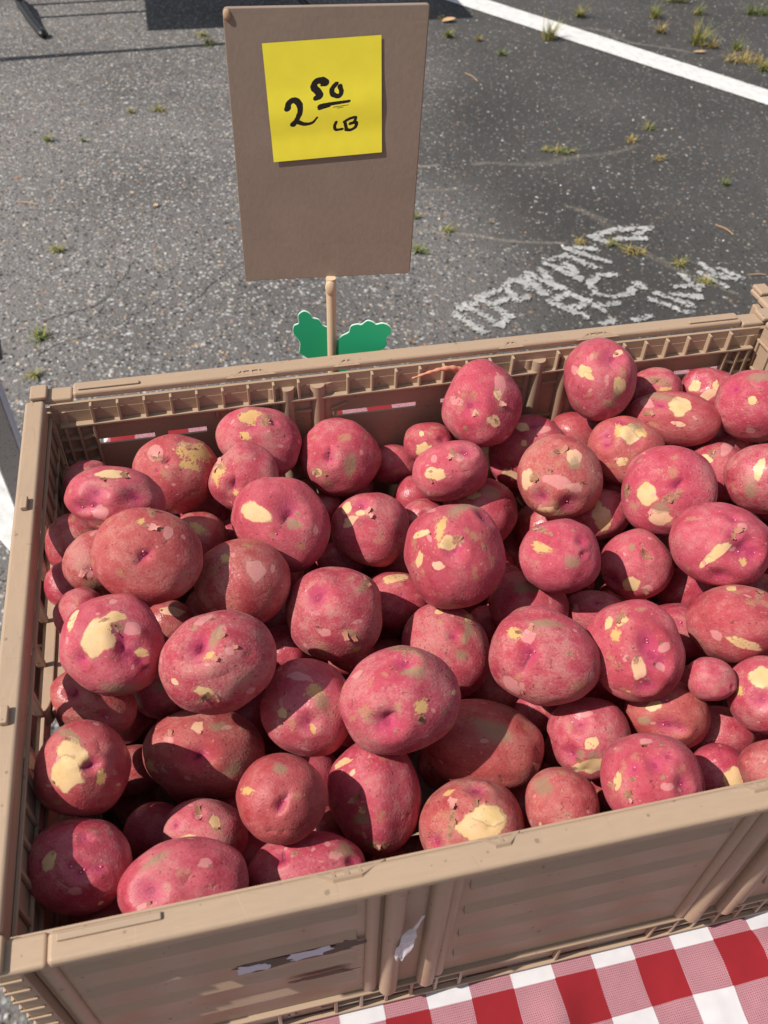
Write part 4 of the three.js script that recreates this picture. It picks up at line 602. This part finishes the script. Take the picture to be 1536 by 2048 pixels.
[[1150,868,52,46,10],0.7479,1.059,1,[[1110,880,5]],[],[],"small potato sunk behind the patchwork and mottled ones"],
[[828,995,42,45,0],0.6967,1.094,2,[],[],[],null],
[[845,1040,48,42,-10],0.6657,1.066,1,[[850,1030,6]],[],[["p",825,1035,12,6,0]],"small pink potato between the zigzag scraped and tall torn ones"],
[[1510,1195,52,50,0],0.6976,1.077,2,[],[],[],null],
[[1372,1185,55,50,0],0.6938,1.067,2,[],[],[],null],
[[1490,1470,48,50,0],0.6641,1.079,2,[],[],[],null],
[[152,1092,64,58,80],0.6109,0.784,2,[],[],[],null],
[[150,1172,58,52,0],0.5914,0.75,2,[],[],[],null],
[[680,1122,52,36,10],0.6748,1.094,2,[],[],[],null],
[[1005,1168,45,44,0],0.6753,1.086,2,[],[],[],null],
[[975,1250,42,40,0],0.6545,1.103,2,[],[],[],null],
[[560,1235,45,45,0],0.6316,1.108,2,[],[],[],null],
[[700,1310,50,40,0],0.6143,1.111,2,[],[],[],null],
[[1240,1120,40,45,0],0.7281,1.076,2,[],[],[],null],
[[1010,960,40,40,0],0.7513,1.086,2,[],[],[],null],
[[880,1530,45,50,0],0.6073,1.096,2,[],[],[],null],
[[450,1620,45,40,0],0.5865,1.123,2,[],[],[],null],
[[255,1440,40,45,0],0.6035,1.125,2,[],[],[],null],
[[835,1722,58,50,0],0.607,1.06,2,[],[],[],null],
[[572,1300,52,50,0],0.6051,1.072,2,[],[],[],null],
[[1075,1425,45,40,0],0.6251,1.1,2,[],[],[],null],
[[700,1440,45,50,0],0.6001,1.1,2,[],[],[],null]
];

const CELLW = 512, CELLH = 256, ATLAS = 2048, PER = (ATLAS / CELLW) * (ATLAS / CELLH);
const atlases = []; let nextCell = 0;   // potatoes deep in the pile share six cells
function cell(i) { const a = i / PER | 0, k = i % PER; atlases[a] ??= { C: new Uint8Array(ATLAS * ATLAS * 4), B: new Uint8Array(ATLAS * ATLAS * 4) }; return { a: atlases[a], ai: a, x: (k % 4) * CELLW, y: (k / 4 | 0) * CELLH }; }
// direction on the unit sphere from texture coordinates: the long axis (x) is the pole, the seam lies at -z
const dirOf = (u, v, o) => { const la = (v - 0.5) * Math.PI, lo = (u - 0.5) * 2 * Math.PI, c = Math.cos(la); return o.set(Math.sin(la), c * Math.sin(lo), c * Math.cos(lo)); };
function makePotato(i, frame, radii, feats, lay, seed) {
  const R = rng(seed * 131 + 7), S = seed * 3.37;
  const tone = R(), pale = R(), dusty = 0.25 + 0.75 * R(), taper = (R() - 0.5) * 0.14, lump = 0.085 + 0.05 * R(), sq = 0.02 + 0.03 * R();
  const base = tone < 0.5 ? [0.385 + 0.06 * pale, 0.054 + 0.026 * pale, 0.078 + 0.032 * pale] : tone < 0.8 ? [0.38, 0.062 + 0.020 * pale, 0.076] : [0.41, 0.060, 0.092];
  const eyes = feats.eyes, cr = feats.cr, pa = feats.pa;
  const rad = n => {
    let r = 1 + lump * fbm(n.x * 1.3 + S, n.y * 1.3, n.z * 1.3, 2) + taper * n.x * (n.y * 0.5 + 0.6) * 0.6 + sq * (n.x * n.x * n.y * n.y + n.y * n.y * n.z * n.z + n.x * n.x * n.z * n.z) * 1.5 - sq * 0.4;
    for (const e of eyes) { const d2 = 2 * (1 - n.dot(e.m)); if (d2 < e.s * e.s * 14) { r -= e.d * Math.exp(-d2 / (e.s * e.s)); const q = Math.sqrt(d2) / e.s; r += e.d * 0.28 * Math.exp(-(q - 1.7) * (q - 1.7) * 2.5); } }
    for (const c of cr) { const q = segDist(n, c); if (q.d < 0.45) r -= c.d * Math.exp(-(q.d * q.d) / (c.w * c.w)) * q.f + c.d * 0.8 * Math.exp(-(q.d * q.d) / 0.03) * q.f; }
    return r;
  };
  const NU = lay === 0 ? 132 : 72, NV = NU / 2, P = new Float32Array((NU + 1) * (NV + 1) * 3), U = new Float32Array((NU + 1) * (NV + 1) * 2), I = [], n = V3(), ce = cell(lay < 2 ? nextCell++ : 90 + i % 6);
  for (let b = 0; b <= NV; b++) for (let a = 0; a <= NU; a++) {
    const k = b * (NU + 1) + a, u = a / NU, v = b / NV; dirOf(u, v, n); const r = rad(n);
    P[3 * k] = n.x * r * radii[0]; P[3 * k + 1] = n.y * r * radii[1]; P[3 * k + 2] = n.z * r * radii[2];
    U[2 * k] = (ce.x + 1 + u * (CELLW - 2)) / ATLAS; U[2 * k + 1] = (ce.y + 1 + v * (CELLH - 2)) / ATLAS;
    if (a < NU && b < NV) { const e = NU + 1; if (b > 0) I.push(k, k + e + 1, k + 1); if (b < NV - 1 || true) I.push(k, k + e, k + e + 1); }
  }
  const g = new THREE.BufferGeometry(); g.setAttribute('position', new THREE.BufferAttribute(P, 3)); g.setAttribute('uv', new THREE.BufferAttribute(U, 2)); g.setIndex(I); g.computeVertexNormals();
  { const N = g.attributes.normal, t = V3(), e = NU + 1; for (let b = 0; b <= NV; b++) { const p = b * e, q = p + NU; t.set(N.getX(p) + N.getX(q), N.getY(p) + N.getY(q), N.getZ(p) + N.getZ(q)).normalize(); N.setXYZ(p, t.x, t.y, t.z); N.setXYZ(q, t.x, t.y, t.z); } for (const [b, s] of [[0, -1], [NV, 1]]) for (let a = 0; a <= NU; a++) N.setXYZ(b * e + a, s, 0, 0); 
    if (N.getX((NV - 2) * e) < 0) { for (let q = 0; q < N.count * 3; q++) N.array[q] *= -1; for (let q = 0; q < I.length; q += 3) { const t2 = I[q]; I[q] = I[q + 1]; I[q + 1] = t2; } g.setIndex(I); for (const [b, s] of [[0, -1], [NV, 1]]) for (let a = 0; a <= NU; a++) N.setXYZ(b * e + a, s, 0, 0); } }
  // skin
  const C = ce.a.C, B = ce.a.B, PC = { y: [0.64, 0.455, 0.225], p: [0.62, 0.29, 0.28], t: [0.32, 0.17, 0.105], g: [0.27, 0.195, 0.115] };
  const step = lay === 2 ? 2 : 1;
  for (let y = 0; y < CELLH; y += step) for (let x = 0; x < CELLW; x += step) {
    dirOf((x - 0.5) / (CELLW - 2), (y - 0.5) / (CELLH - 2), n);
    const f1 = fbm(n.x * 2.2 + S, n.y * 2.2 + 4, n.z * 2.2, 3), f2 = fbm(n.x * 7 + S, n.y * 7, n.z * 7 + 9, 3), f3 = noise3(n.x * 34 + S, n.y * 34, n.z * 34), f4 = noise3(n.x * 75, n.y * 75 + S, n.z * 75);
    let r = base[0] * (1 + 0.20 * f1 + 0.12 * f2 + 0.07 * f3), gg = base[1] * (1 + 0.60 * f1 + 0.36 * f2 + 0.16 * f3), bb = base[2] * (1 + 0.45 * f1 + 0.30 * f2 + 0.14 * f3), h = 0.5 + 0.10 * f2 + 0.09 * f3 + 0.05 * f4, ro = 0.35 + 0.07 * f2;
    const mixc = (c, w) => { r += (c[0] - r) * w; gg += (c[1] - gg) * w; bb += (c[2] - bb) * w; };
    // dry soil film, in flecks
    const du = smooth(0.02, 0.75, f1 * 0.75 + f2 * 0.45 + 0.55 * f4 + 0.3 * f3 + (dusty - 0.66) * 0.75); mixc([0.42, 0.22, 0.19], du * 0.55); { const net = 1 - Math.abs(noise3(n.x * 15 + S, n.y * 15, n.z * 15 + 2)) * 5; if (net > 0) mixc([0.34, 0.17, 0.12], net * 0.5 * smooth(0.05, 0.5, f1 + 0.3 * f2 + dusty * 0.35 - 0.15)); } ro += 0.25 * du;
    const ol = smooth(0.34, 0.62, fbm(n.x * 3.4 + 20, n.y * 3.4 + S, n.z * 3.4, 3) + 0.16 * f4); mixc([0.37, 0.22, 0.11], ol * 0.55);
    // lenticels: tiny pale and dark dots
    const dn = noise3(n.x * 26 + 3, n.y * 26 + S, n.z * 26); if (dn > 0.79) { mixc([0.58, 0.34, 0.26], 0.45); h += 0.12; } else if (dn < -0.74) { mixc([0.14, 0.035, 0.03], 0.8); h -= 0.12; }
    for (const e of eyes) { const d2 = 2 * (1 - n.dot(e.m)); if (d2 < e.s * e.s * 6) { const q = Math.sqrt(d2) / e.s + 0.3 * f2 + 0.12 * f4; mixc([0.41, 0.040, 0.115], 0.65 * smooth(1.45, 0.3, q)); if (q < 0.36) mixc([0.25, 0.02, 0.06], 0.7); ro += 0.1 * smooth(1.5, 0.5, q); } }
    for (const c of cr) { const q = segDist(n, c), ww = q.d + 0.012 * f3; if (q.f > 0 && ww < 0.10) { if (c.thin) { if (ww < 0.012) { mixc([0.30, 0.11, 0.08], c.thin * q.f); h -= 0.2 * q.f; } } else { mixc([0.40, 0.03, 0.12], 0.5 * smooth(0.09, 0.02, ww) * q.f); if (ww < 0.02) { mixc([0.14, 0.02, 0.03], 0.8 * q.f); h -= 0.3 * q.f; } } } }
    for (const p of pa) {
      const dt = n.dot(p.m); if (dt < 0.25) continue;
      const dx = n.x - p.m.x, dy = n.y - p.m.y, dz = n.z - p.m.z, a = dx * p.t1.x + dy * p.t1.y + dz * p.t1.z, b = dx * p.t2.x + dy * p.t2.y + dz * p.t2.z;
      const u = (a * p.g22 - b * p.g12) * p.id, v = (b * p.g11 - a * p.g12) * p.id, an = Math.atan2(v, u);
      const q = Math.sqrt(u * u + v * v) * (1 + 0.22 * noise3(Math.cos(an) * 1.7 + p.k, Math.sin(an) * 1.7, 4)) + (p.ty === 'g' || p.ty === 't' ? 0.30 * f2 + 0.35 * f4 + 0.25 * f3 : 0.24 * f2 + 0.05 * f3);
      if (p.ty === 'g') { mixc(PC.g, 0.72 * smooth(1.15, 0.6, q)); ro += 0.15 * smooth(1.1, 0.7, q); }
      else if (p.ty === 't') { mixc(f3 > 0.1 ? [0.19, 0.10, 0.06] : PC.t, 0.85 * smooth(1.02, 0.86, q)); h += 0.22 * smooth(1.05, 0.85, q); ro += 0.2; }
      else {
        const soft = p.ty === 'y' && p.hue < 0.28, w = soft ? smooth(1.12, 0.7, q + 0.35 * f3 + 0.2 * f2) : smooth(1.07, 0.90, q); if (q < 1.16 && q > 0.96 && noise3(an * 1.1 + p.k, 2, p.k) > -0.05) mixc([0.24, 0.115, 0.07], 0.6 * smooth(1.16, 1.02, q));
        const c = p.ty !== 'y' ? PC[p.ty] : p.hue < 0.28 ? [0.55, 0.36, 0.135] : p.hue < 0.5 ? [0.66, 0.42, 0.26] : PC.y, s = p.ty === 'y' ? f1 + 0.7 * f2 : 0; mixc([c[0] * (1 - 0.14 * s), c[1] * (1 - 0.16 * s), c[2] * (1 - 0.35 * s) * (1 + 0.1 * f3)], w * (p.ty === 'p' ? 0.55 : 0.86) * (noise3(n.x * 19 + p.k, n.y * 19, n.z * 19) > 0.5 && p.hue > 0.85 ? 0.35 : 1)); h += (0.34 - h) * w * 0.8; ro += 0.04 * w;
        if (w > 0.5 && dn > 0.72) mixc([0.36, 0.2, 0.07], 0.45);
      }
    }
    for (let sy = 0; sy < step; sy++) for (let sx = 0; sx < step; sx++) { const k = 4 * ((ce.y + y + sy) * ATLAS + ce.x + x + sx); C[k] = enc(r); C[k + 1] = enc(gg); C[k + 2] = enc(bb); C[k + 3] = 255; B[k] = clamp(h) * 255; B[k + 1] = clamp(ro, 0.3, 0.95) * 255; B[k + 2] = 0; B[k + 3] = 255; }
  }
  return { g, rad, ai: ce.ai };
}
function segDist(n, c) { const t = clamp(((n.x - c.a.x) * c.ab.x + (n.y - c.a.y) * c.ab.y + (n.z - c.a.z) * c.ab.z) / c.l2), x = n.x - c.a.x - t * c.ab.x, y = n.y - c.a.y - t * c.ab.y, z = n.z - c.a.z - t * c.ab.z; const bow = 0.05 * Math.sin(t * Math.PI); return { d: Math.abs(Math.sqrt(x * x + y * y + z * z) - bow * 0.2), f: Math.pow(Math.sin(Math.PI * clamp(0.04 + t * 0.92)), 0.5) }; }
const potatoMats = [], skinMeshes = [];
const flakeMat = [lin(168, 112, 92), lin(196, 132, 124), lin(142, 100, 74)].map(c => new THREE.MeshStandardMaterial({ color: c, roughness: 0.8, side: THREE.DoubleSide })), sproutMat = new THREE.MeshStandardMaterial({ color: lin(226, 140, 150), roughness: 0.5 });
const GROUP = 'red potatoes piled in the tan crate', SUNK = 'red potato mostly buried beneath its neighbours in the crate';
POTATOES.forEach((row, i) => {
  const [[px, py, ap, bp, ang], t, tc, lay, eyes, cr, pa, label] = row, d = ray(px, py), V = d.clone().normalize(), z = t / d.length(), k = z / FPX;
  const A = ap * k, Bb = bp * k, T = tc * (0.6 * Math.min(A, Bb) + 0.4 * Math.max(A, Bb)), c = eye.clone().addScaledVector(V, t);
  const rr = camR.clone().addScaledVector(V, -camR.dot(V)).normalize(), dn = V.clone().cross(rr); if (dn.dot(camU) > 0) dn.negate();
  const a = ang * Math.PI / 180, e1 = rr.clone().multiplyScalar(Math.cos(a)).addScaledVector(dn, Math.sin(a)), e2 = rr.clone().multiplyScalar(-Math.sin(a)).addScaledVector(dn, Math.cos(a)), ly = e2.clone().negate(), lz = V.clone().negate();
  const radii = [A, Bb, T], mean = (ap + bp) / 2;
  const dirAt = (x, y) => {           // where the ray through a pixel meets the ellipsoid, as a direction on the unit sphere
    const q = ray(x, y).normalize(), o = eye.clone().sub(c), L = v => V3(v.dot(e1) / A, v.dot(ly) / Bb, v.dot(lz) / T), O = L(o), D = L(q), aa = D.dot(D), b = O.dot(D), cc = O.dot(O) - 1, disc = b * b - aa * cc;
    const s = disc > 0 ? (-b - Math.sqrt(disc)) / aa : -b / aa; return O.addScaledVector(D, s).normalize();
  };
  const R = rng(i * 17 + 3), F = { eyes: [], cr: [], pa: [] };
  for (const [x, y, s] of eyes) F.eyes.push({ m: dirAt(x, y), s: clamp(s / mean, 0.05, 0.3) * 1.3, d: clamp(0.60 * s / mean, 0.03, 0.14) });
  if (lay < 2 && eyes.length < 2) for (let q = 0; q < 3; q++) { const m = V3(R() - 0.5, R() - 0.5, -R() * 0.6).normalize(); F.eyes.push({ m, s: 0.1, d: 0.05 }); }
  for (const [x, y, L, an] of cr) { const r = an * Math.PI / 180, p = dirAt(x - Math.cos(r) * L * 0.5, y - Math.sin(r) * L * 0.5), q = dirAt(x + Math.cos(r) * L * 0.5, y + Math.sin(r) * L * 0.5), ab = q.clone().sub(p); F.cr.push({ a: p, ab, l2: ab.lengthSq(), d: 0.062, w: 0.065 }); }
  for (let q = 0; q < (lay < 2 ? 4 : 0); q++) {         // fine scratches and shallow scars
    const m = V3(R() - 0.5, R() - 0.5, R() - 0.25).normalize(), d = V3(R() - 0.5, R() - 0.5, R() - 0.5).cross(m).normalize().multiplyScalar(0.05 + 0.14 * R()), p = m.clone().sub(d), ab = d.clone().multiplyScalar(2); F.cr.push({ a: p, ab, l2: ab.lengthSq(), d: 0.006 + 0.010 * R(), w: 0.05, thin: 0.35 + 0.4 * R() });
  }
  for (const [ty, x, y, rx, ry, an] of pa) {
    const r = an * Math.PI / 180, ux = Math.cos(r), uy = Math.sin(r), h = 0.5, m = dirAt(x, y), t1 = dirAt(x + ux * rx * h, y + uy * rx * h).sub(dirAt(x - ux * rx * h, y - uy * rx * h)), t2 = dirAt(x - uy * ry * h, y + ux * ry * h).sub(dirAt(x + uy * ry * h, y - ux * ry * h));
    const g11 = t1.dot(t1), g22 = t2.dot(t2), g12 = t1.dot(t2); F.pa.push({ ty, m, t1, t2, g11, g22, g12, id: 1 / Math.max(1e-9, g11 * g22 - g12 * g12), k: R() * 20, sz: Math.min(rx, ry) / mean, hue: Math.min(rx, ry) / mean > 0.2 ? 0.6 : R() });
  }
  for (let q = 0; q < (lay === 0 ? 11 : 5); q++) {      // a few more scrapes anywhere on the skin
    const m = V3(R() - 0.5, R() - 0.5, R() - (q < 4 ? 0.62 : 0.35)).normalize(), t1 = V3(R() - 0.5, R() - 0.5, R() - 0.5).cross(m).normalize(), t2 = m.clone().cross(t1), s = q < 4 ? 0.035 + 0.09 * R() * R() : 0.022 + 0.035 * R(); t1.multiplyScalar(s * (1 + R())); t2.multiplyScalar(s); F.pa.push({ ty: (q < 4 ? 'pytpg' : 'pptpt')[R() * 5 | 0], m, t1, t2, g11: t1.dot(t1), g22: t2.dot(t2), g12: 0, id: 1 / (t1.dot(t1) * t2.dot(t2)), k: R() * 9, sz: s, hue: R() });
  }
  const po = makePotato(i, null, radii, F, lay, i + 1);
  const grp = thing('potato', label || SUNK, 'potato', c.toArray(), GROUP); grp.quaternion.setFromRotationMatrix(new THREE.Matrix4().makeBasis(e1, ly, lz));
  skinMeshes.push([part('skin', po.g, null, grp), po.ai]);
  const surf = (m, lift = 0) => { const r = po.rad(m) ; return V3(m.x * r * A, m.y * r * Bb, m.z * r * T).addScaledVector(V3(m.x / A, m.y / Bb, m.z / T).normalize(), lift); };
  if (lay < 2) {
    const sp = []; F.eyes.slice(0, eyes.length).forEach(e => { const nb = (R() * 2.4 | 0); for (let q = 0; q < nb; q++) { const m = e.m.clone().add(V3(R() - 0.5, R() - 0.5, R() - 0.5).multiplyScalar(e.s * 0.9)).normalize(), s = 0.0003 + 0.00035 * R(); const g = new THREE.SphereGeometry(s, 7, 5).scale(1, 1, 1.5); const p = surf(m, s * 0.4); sp.push(g.translate(p.x, p.y, p.z)); } });
    if (sp.length) part('eye_sprouts', mergeGeometries(sp), sproutMat, grp);
    F.pa.slice(0, pa.length).forEach((p, q) => {       // lifted flakes of torn skin
      if (p.ty === 'g' || (p.ty !== 't' && R() > 0.5)) return;
      const nF = p.ty === 't' ? 2 : 1;
      for (let f = 0; f < nF; f++) {
        const an = R() * 6.28, off = p.ty === 't' ? R() * 0.7 : 1.02, m = p.m.clone().addScaledVector(p.t1, Math.cos(an) * off).addScaledVector(p.t2, Math.sin(an) * off).normalize();
        if (m.z < 0.3) continue;
        const size = clamp((p.ty === 't' ? 0.0030 : 0.0024) * (0.6 + 0.9 * R()), 0.001, 0.004), N = V3(m.x / A, m.y / Bb, m.z / T).normalize(), T1 = V3(R() - 0.5, R() - 0.5, R() - 0.5).cross(N).normalize(), T2 = N.clone().cross(T1), curl = 0.25 + 0.5 * R(), nu = 5, nv = 4, PP = [], II = [];
        for (let v = 0; v <= nv; v++) for (let u = 0; u <= nu; u++) { const s = (u / nu - 0.5) * 2 * (0.7 + 0.3 * noise3(v * 1.3, f, i)), w = v / nv, wr = 0.5 + 0.5 * noise3(u * 1.1, i, f + 3), lx = s * size * 0.75 * (1 - 0.35 * w), lyy = w * size * (0.9 + 0.5 * wr), q2 = surf(m.clone().addScaledVector(V3(T1.x / A, T1.y / Bb, T1.z / T), lx).addScaledVector(V3(T2.x / A, T2.y / Bb, T2.z / T), lyy).normalize(), -0.00012 + 0.00025 + curl * size * w * w); PP.push(q2.x, q2.y, q2.z); if (u < nu && v < nv) { const k2 = v * (nu + 1) + u; II.push(k2, k2 + 1, k2 + nu + 1, k2 + 1, k2 + nu + 2, k2 + nu + 1); } }
        const g = new THREE.BufferGeometry(); g.setAttribute('position', new THREE.Float32BufferAttribute(PP, 3)); g.setIndex(II); g.computeVertexNormals(); part('skin_flake', g, flakeMat[R() * 3 | 0], grp);
      }
    });
  }
  if (px === 966) {                    // the root that points out beside this potato
    const L = (x, y, dt) => { const q = ray(x, y).normalize(), w = eye.clone().addScaledVector(q, t + dt).sub(c); return V3(w.dot(e1), w.dot(ly), w.dot(lz)); };
    part('root', tube([L(922, 740, 0.012), L(905, 736, 0.006), L(885, 738, 0.002), L(855, 746, -0.002), L(824, 757, -0.004)], 0.0021, 30, 8, s => 1.15 - 0.85 * s + 0.12 * Math.sin(s * 40)), new THREE.MeshStandardMaterial({ color: lin(198, 138, 112), roughness: 0.75 }), grp);
  }
});
// potatoes further down, glimpsed through the gaps
const BURIED = [[0.131,-0.001,-0.225,0.0270],[0.135,-0.001,-0.157,0.0270],[0.284,-0.001,-0.055,0.0270],[0.370,-0.001,-0.216,0.0270],[0.271,-0.001,-0.255,0.0270],[0.052,-0.001,-0.341,0.0270],
  [0.484,-0.001,-0.119,0.0270],[0.405,-0.001,-0.175,0.0270],[0.358,-0.001,-0.055,0.0270],[0.323,-0.001,-0.282,0.0270],[0.448,-0.001,-0.254,0.0270],[0.471,-0.001,-0.348,0.0270],
  [0.200,-0.001,-0.342,0.0270],[0.150,-0.001,-0.098,0.0270],[0.413,-0.001,-0.296,0.0270],[0.333,-0.001,-0.159,0.0270],[0.258,-0.001,-0.325,0.0270],[0.414,-0.001,-0.102,0.0269],
  [0.185,-0.001,-0.183,0.0270],[0.076,-0.001,-0.069,0.0270],[0.457,-0.000,-0.062,0.0270],[0.052,-0.000,-0.232,0.0270],[0.208,0.000,-0.134,0.0270],[0.201,-0.001,-0.236,0.0268],
  [0.490,0.000,-0.291,0.0270],[0.476,0.000,-0.180,0.0270],[0.128,-0.001,-0.048,0.0266],[0.329,0.002,-0.103,0.0270],[0.311,-0.002,-0.209,0.0264],[0.216,-0.003,-0.291,0.0252],
  [0.183,-0.004,-0.049,0.0244],[0.377,0.021,-0.134,0.0268],[0.361,0.023,-0.313,0.0270],[0.505,0.026,-0.048,0.0270],[0.380,0.024,-0.262,0.0266],[0.405,0.024,-0.050,0.0265],
  [0.441,0.030,-0.137,0.0270],[0.134,0.032,-0.269,0.0270],[0.420,0.033,-0.221,0.0270],[0.106,0.017,-0.119,0.0243],[0.047,0.030,-0.298,0.0261],[0.229,0.037,-0.206,0.0270],
  [0.282,0.038,-0.291,0.0270],[0.239,-0.005,-0.043,0.0202],[0.522,0.042,-0.197,0.0270],[0.169,0.042,-0.219,0.0270],[0.356,0.043,-0.187,0.0270],[0.322,0.041,-0.045,0.0267],
  [0.499,0.043,-0.331,0.0270],[0.038,-0.007,-0.162,0.0195],[0.188,0.038,-0.272,0.0262],[0.283,0.043,-0.354,0.0270],[0.558,-0.004,-0.038,0.0198],[0.299,0.039,-0.178,0.0262],
  [0.119,0.044,-0.182,0.0269],[0.248,-0.007,-0.083,0.0192],[0.086,0.041,-0.236,0.0264],[0.479,0.045,-0.261,0.0270],[0.154,0.045,-0.128,0.0270],[0.080,0.045,-0.354,0.0270],
  [0.113,0.045,-0.074,0.0270],[0.049,0.046,-0.047,0.0269],[0.367,0.046,-0.083,0.0270],[0.037,-0.010,-0.278,0.0185],[0.037,-0.009,-0.048,0.0184],[0.226,0.049,-0.331,0.0270],
  [0.552,0.050,-0.316,0.0270],[0.553,0.048,-0.057,0.0268],[0.550,0.052,-0.242,0.0270],[0.443,-0.010,-0.207,0.0176],[0.294,0.038,-0.088,0.0248],[0.201,-0.006,-0.088,0.0173],
  [0.204,0.043,-0.103,0.0247],[0.118,0.059,-0.313,0.0267],[0.334,0.029,-0.243,0.0221],[0.491,0.043,-0.156,0.0240],[0.235,0.032,-0.257,0.0220],[0.155,0.040,-0.048,0.0232],
  [0.499,0.065,-0.088,0.0270],[0.454,0.066,-0.047,0.0270],[0.381,0.071,-0.297,0.0268],[0.052,0.072,-0.263,0.0270],[0.278,0.044,-0.233,0.0227],[0.260,0.044,-0.056,0.0224],
  [0.041,0.047,-0.208,0.0228],[0.554,0.077,-0.157,0.0268],[0.254,0.043,-0.161,0.0216],[0.053,0.079,-0.318,0.0270],[0.466,0.024,-0.217,0.0188],[0.449,0.042,-0.185,0.0208],
  [0.528,0.083,-0.354,0.0270],[0.473,0.081,-0.302,0.0266],[0.083,0.042,-0.149,0.0206],[0.167,0.086,-0.342,0.0270],[0.331,0.048,-0.282,0.0213],[0.113,0.086,-0.247,0.0269],
  [0.373,0.072,-0.246,0.0247],[0.550,0.088,-0.096,0.0270],[0.157,0.078,-0.284,0.0251],[0.510,0.091,-0.241,0.0270],[0.472,0.081,-0.130,0.0252],[0.400,0.046,-0.362,0.0199],
  [0.374,0.070,-0.148,0.0234],[0.094,0.029,-0.038,0.0169],[0.247,0.027,-0.092,0.0167],[0.410,0.045,-0.176,0.0193],[0.362,0.075,-0.042,0.0235],[0.216,0.030,-0.165,0.0167],
  [0.564,0.038,-0.181,0.0178],[0.111,0.087,-0.356,0.0249],[0.320,0.079,-0.353,0.0233],[0.513,0.089,-0.044,0.0248],[0.304,0.030,-0.133,0.0156],[0.334,0.047,-0.113,0.0177],
  [0.429,0.039,-0.085,0.0165],[0.556,0.099,-0.271,0.0254],[0.076,0.043,-0.191,0.0161],[0.556,0.105,-0.210,0.0254],[0.504,0.115,-0.107,0.0268],[0.156,0.063,-0.085,0.0187],
  [0.181,0.053,-0.312,0.0170],[0.461,0.091,-0.248,0.0226],[0.110,0.094,-0.198,0.0230],[0.218,0.055,-0.140,0.0169],[0.091,0.067,-0.040,0.0187],[0.418,0.049,-0.288,0.0158],
  [0.527,0.122,-0.165,0.0264],[0.252,0.072,-0.286,0.0186],[0.555,0.115,-0.046,0.0248],[0.196,0.059,-0.365,0.0164],[0.153,0.082,-0.160,0.0197],[0.519,0.081,-0.307,0.0190],
  [0.036,0.075,-0.362,0.0177],[0.297,0.069,-0.264,0.0166],[0.127,0.068,-0.035,0.0162],[0.467,0.114,-0.047,0.0226],[0.511,0.080,-0.147,0.0173],[0.059,0.121,-0.255,0.0227],
  [0.430,0.092,-0.309,0.0181],[0.234,0.081,-0.362,0.0165],[0.430,0.076,-0.129,0.0155],[0.339,0.092,-0.149,0.0177],[0.067,0.092,-0.359,0.0175],[0.352,0.110,-0.236,0.0192],
  [0.561,0.116,-0.132,0.0198],[0.093,0.094,-0.312,0.0160],[0.494,0.105,-0.334,0.0176],[0.566,0.094,-0.336,0.0156],[0.491,0.115,-0.209,0.0178],[0.171,0.120,-0.312,0.0175],
  [0.460,0.117,-0.342,0.0157],[0.510,0.125,-0.064,0.0169]];

BURIED.forEach(([x, y, z, r], j) => {
  const i = POTATOES.length + (j % 6); if (j < 6) BURIED.geo ??= [], BURIED.geo[j] = makePotato(i, null, [1.0, 0.93, 0.95], { eyes: [{ m: V3(0.2, 0.9, 0.3).normalize(), s: 0.12, d: 0.05 }, { m: V3(-0.5, 0.6, -0.6).normalize(), s: 0.12, d: 0.05 }], cr: [], pa: [] }, 2, 200 + j);
  const po = BURIED.geo[j % 6], m = part(numbered('potato'), po.g, null, scene), R = rng(j + 900); m.scale.setScalar(r * 0.98); m.position.set(x, y + Y0, z); m.rotation.set(R() * 6, R() * 6, R() * 6); tag(m, SUNK, 'potato', GROUP); skinMeshes.push([m, po.ai]);
});
atlases.forEach((a, q) => { const b = dataTex(a.B, ATLAS, ATLAS); b.generateMipmaps = false; b.minFilter = THREE.LinearFilter; const c = dataTex(a.C, ATLAS, ATLAS, true); c.generateMipmaps = false; c.minFilter = THREE.LinearFilter; potatoMats[q] = new THREE.MeshPhysicalMaterial({ map: c, bumpMap: b, bumpScale: 0.0008, roughnessMap: b, roughness: 1, specularIntensity: 1, sheen: 0.06, sheenRoughness: 0.5, sheenColor: new THREE.Color(1, 0.8, 0.78) }); });
for (const [m, q] of skinMeshes) m.material = potatoMats[q];

scene.traverse(o => { if (o.isMesh) o.castShadow = o.receiveShadow = true; });
renderer.render(scene, camera);
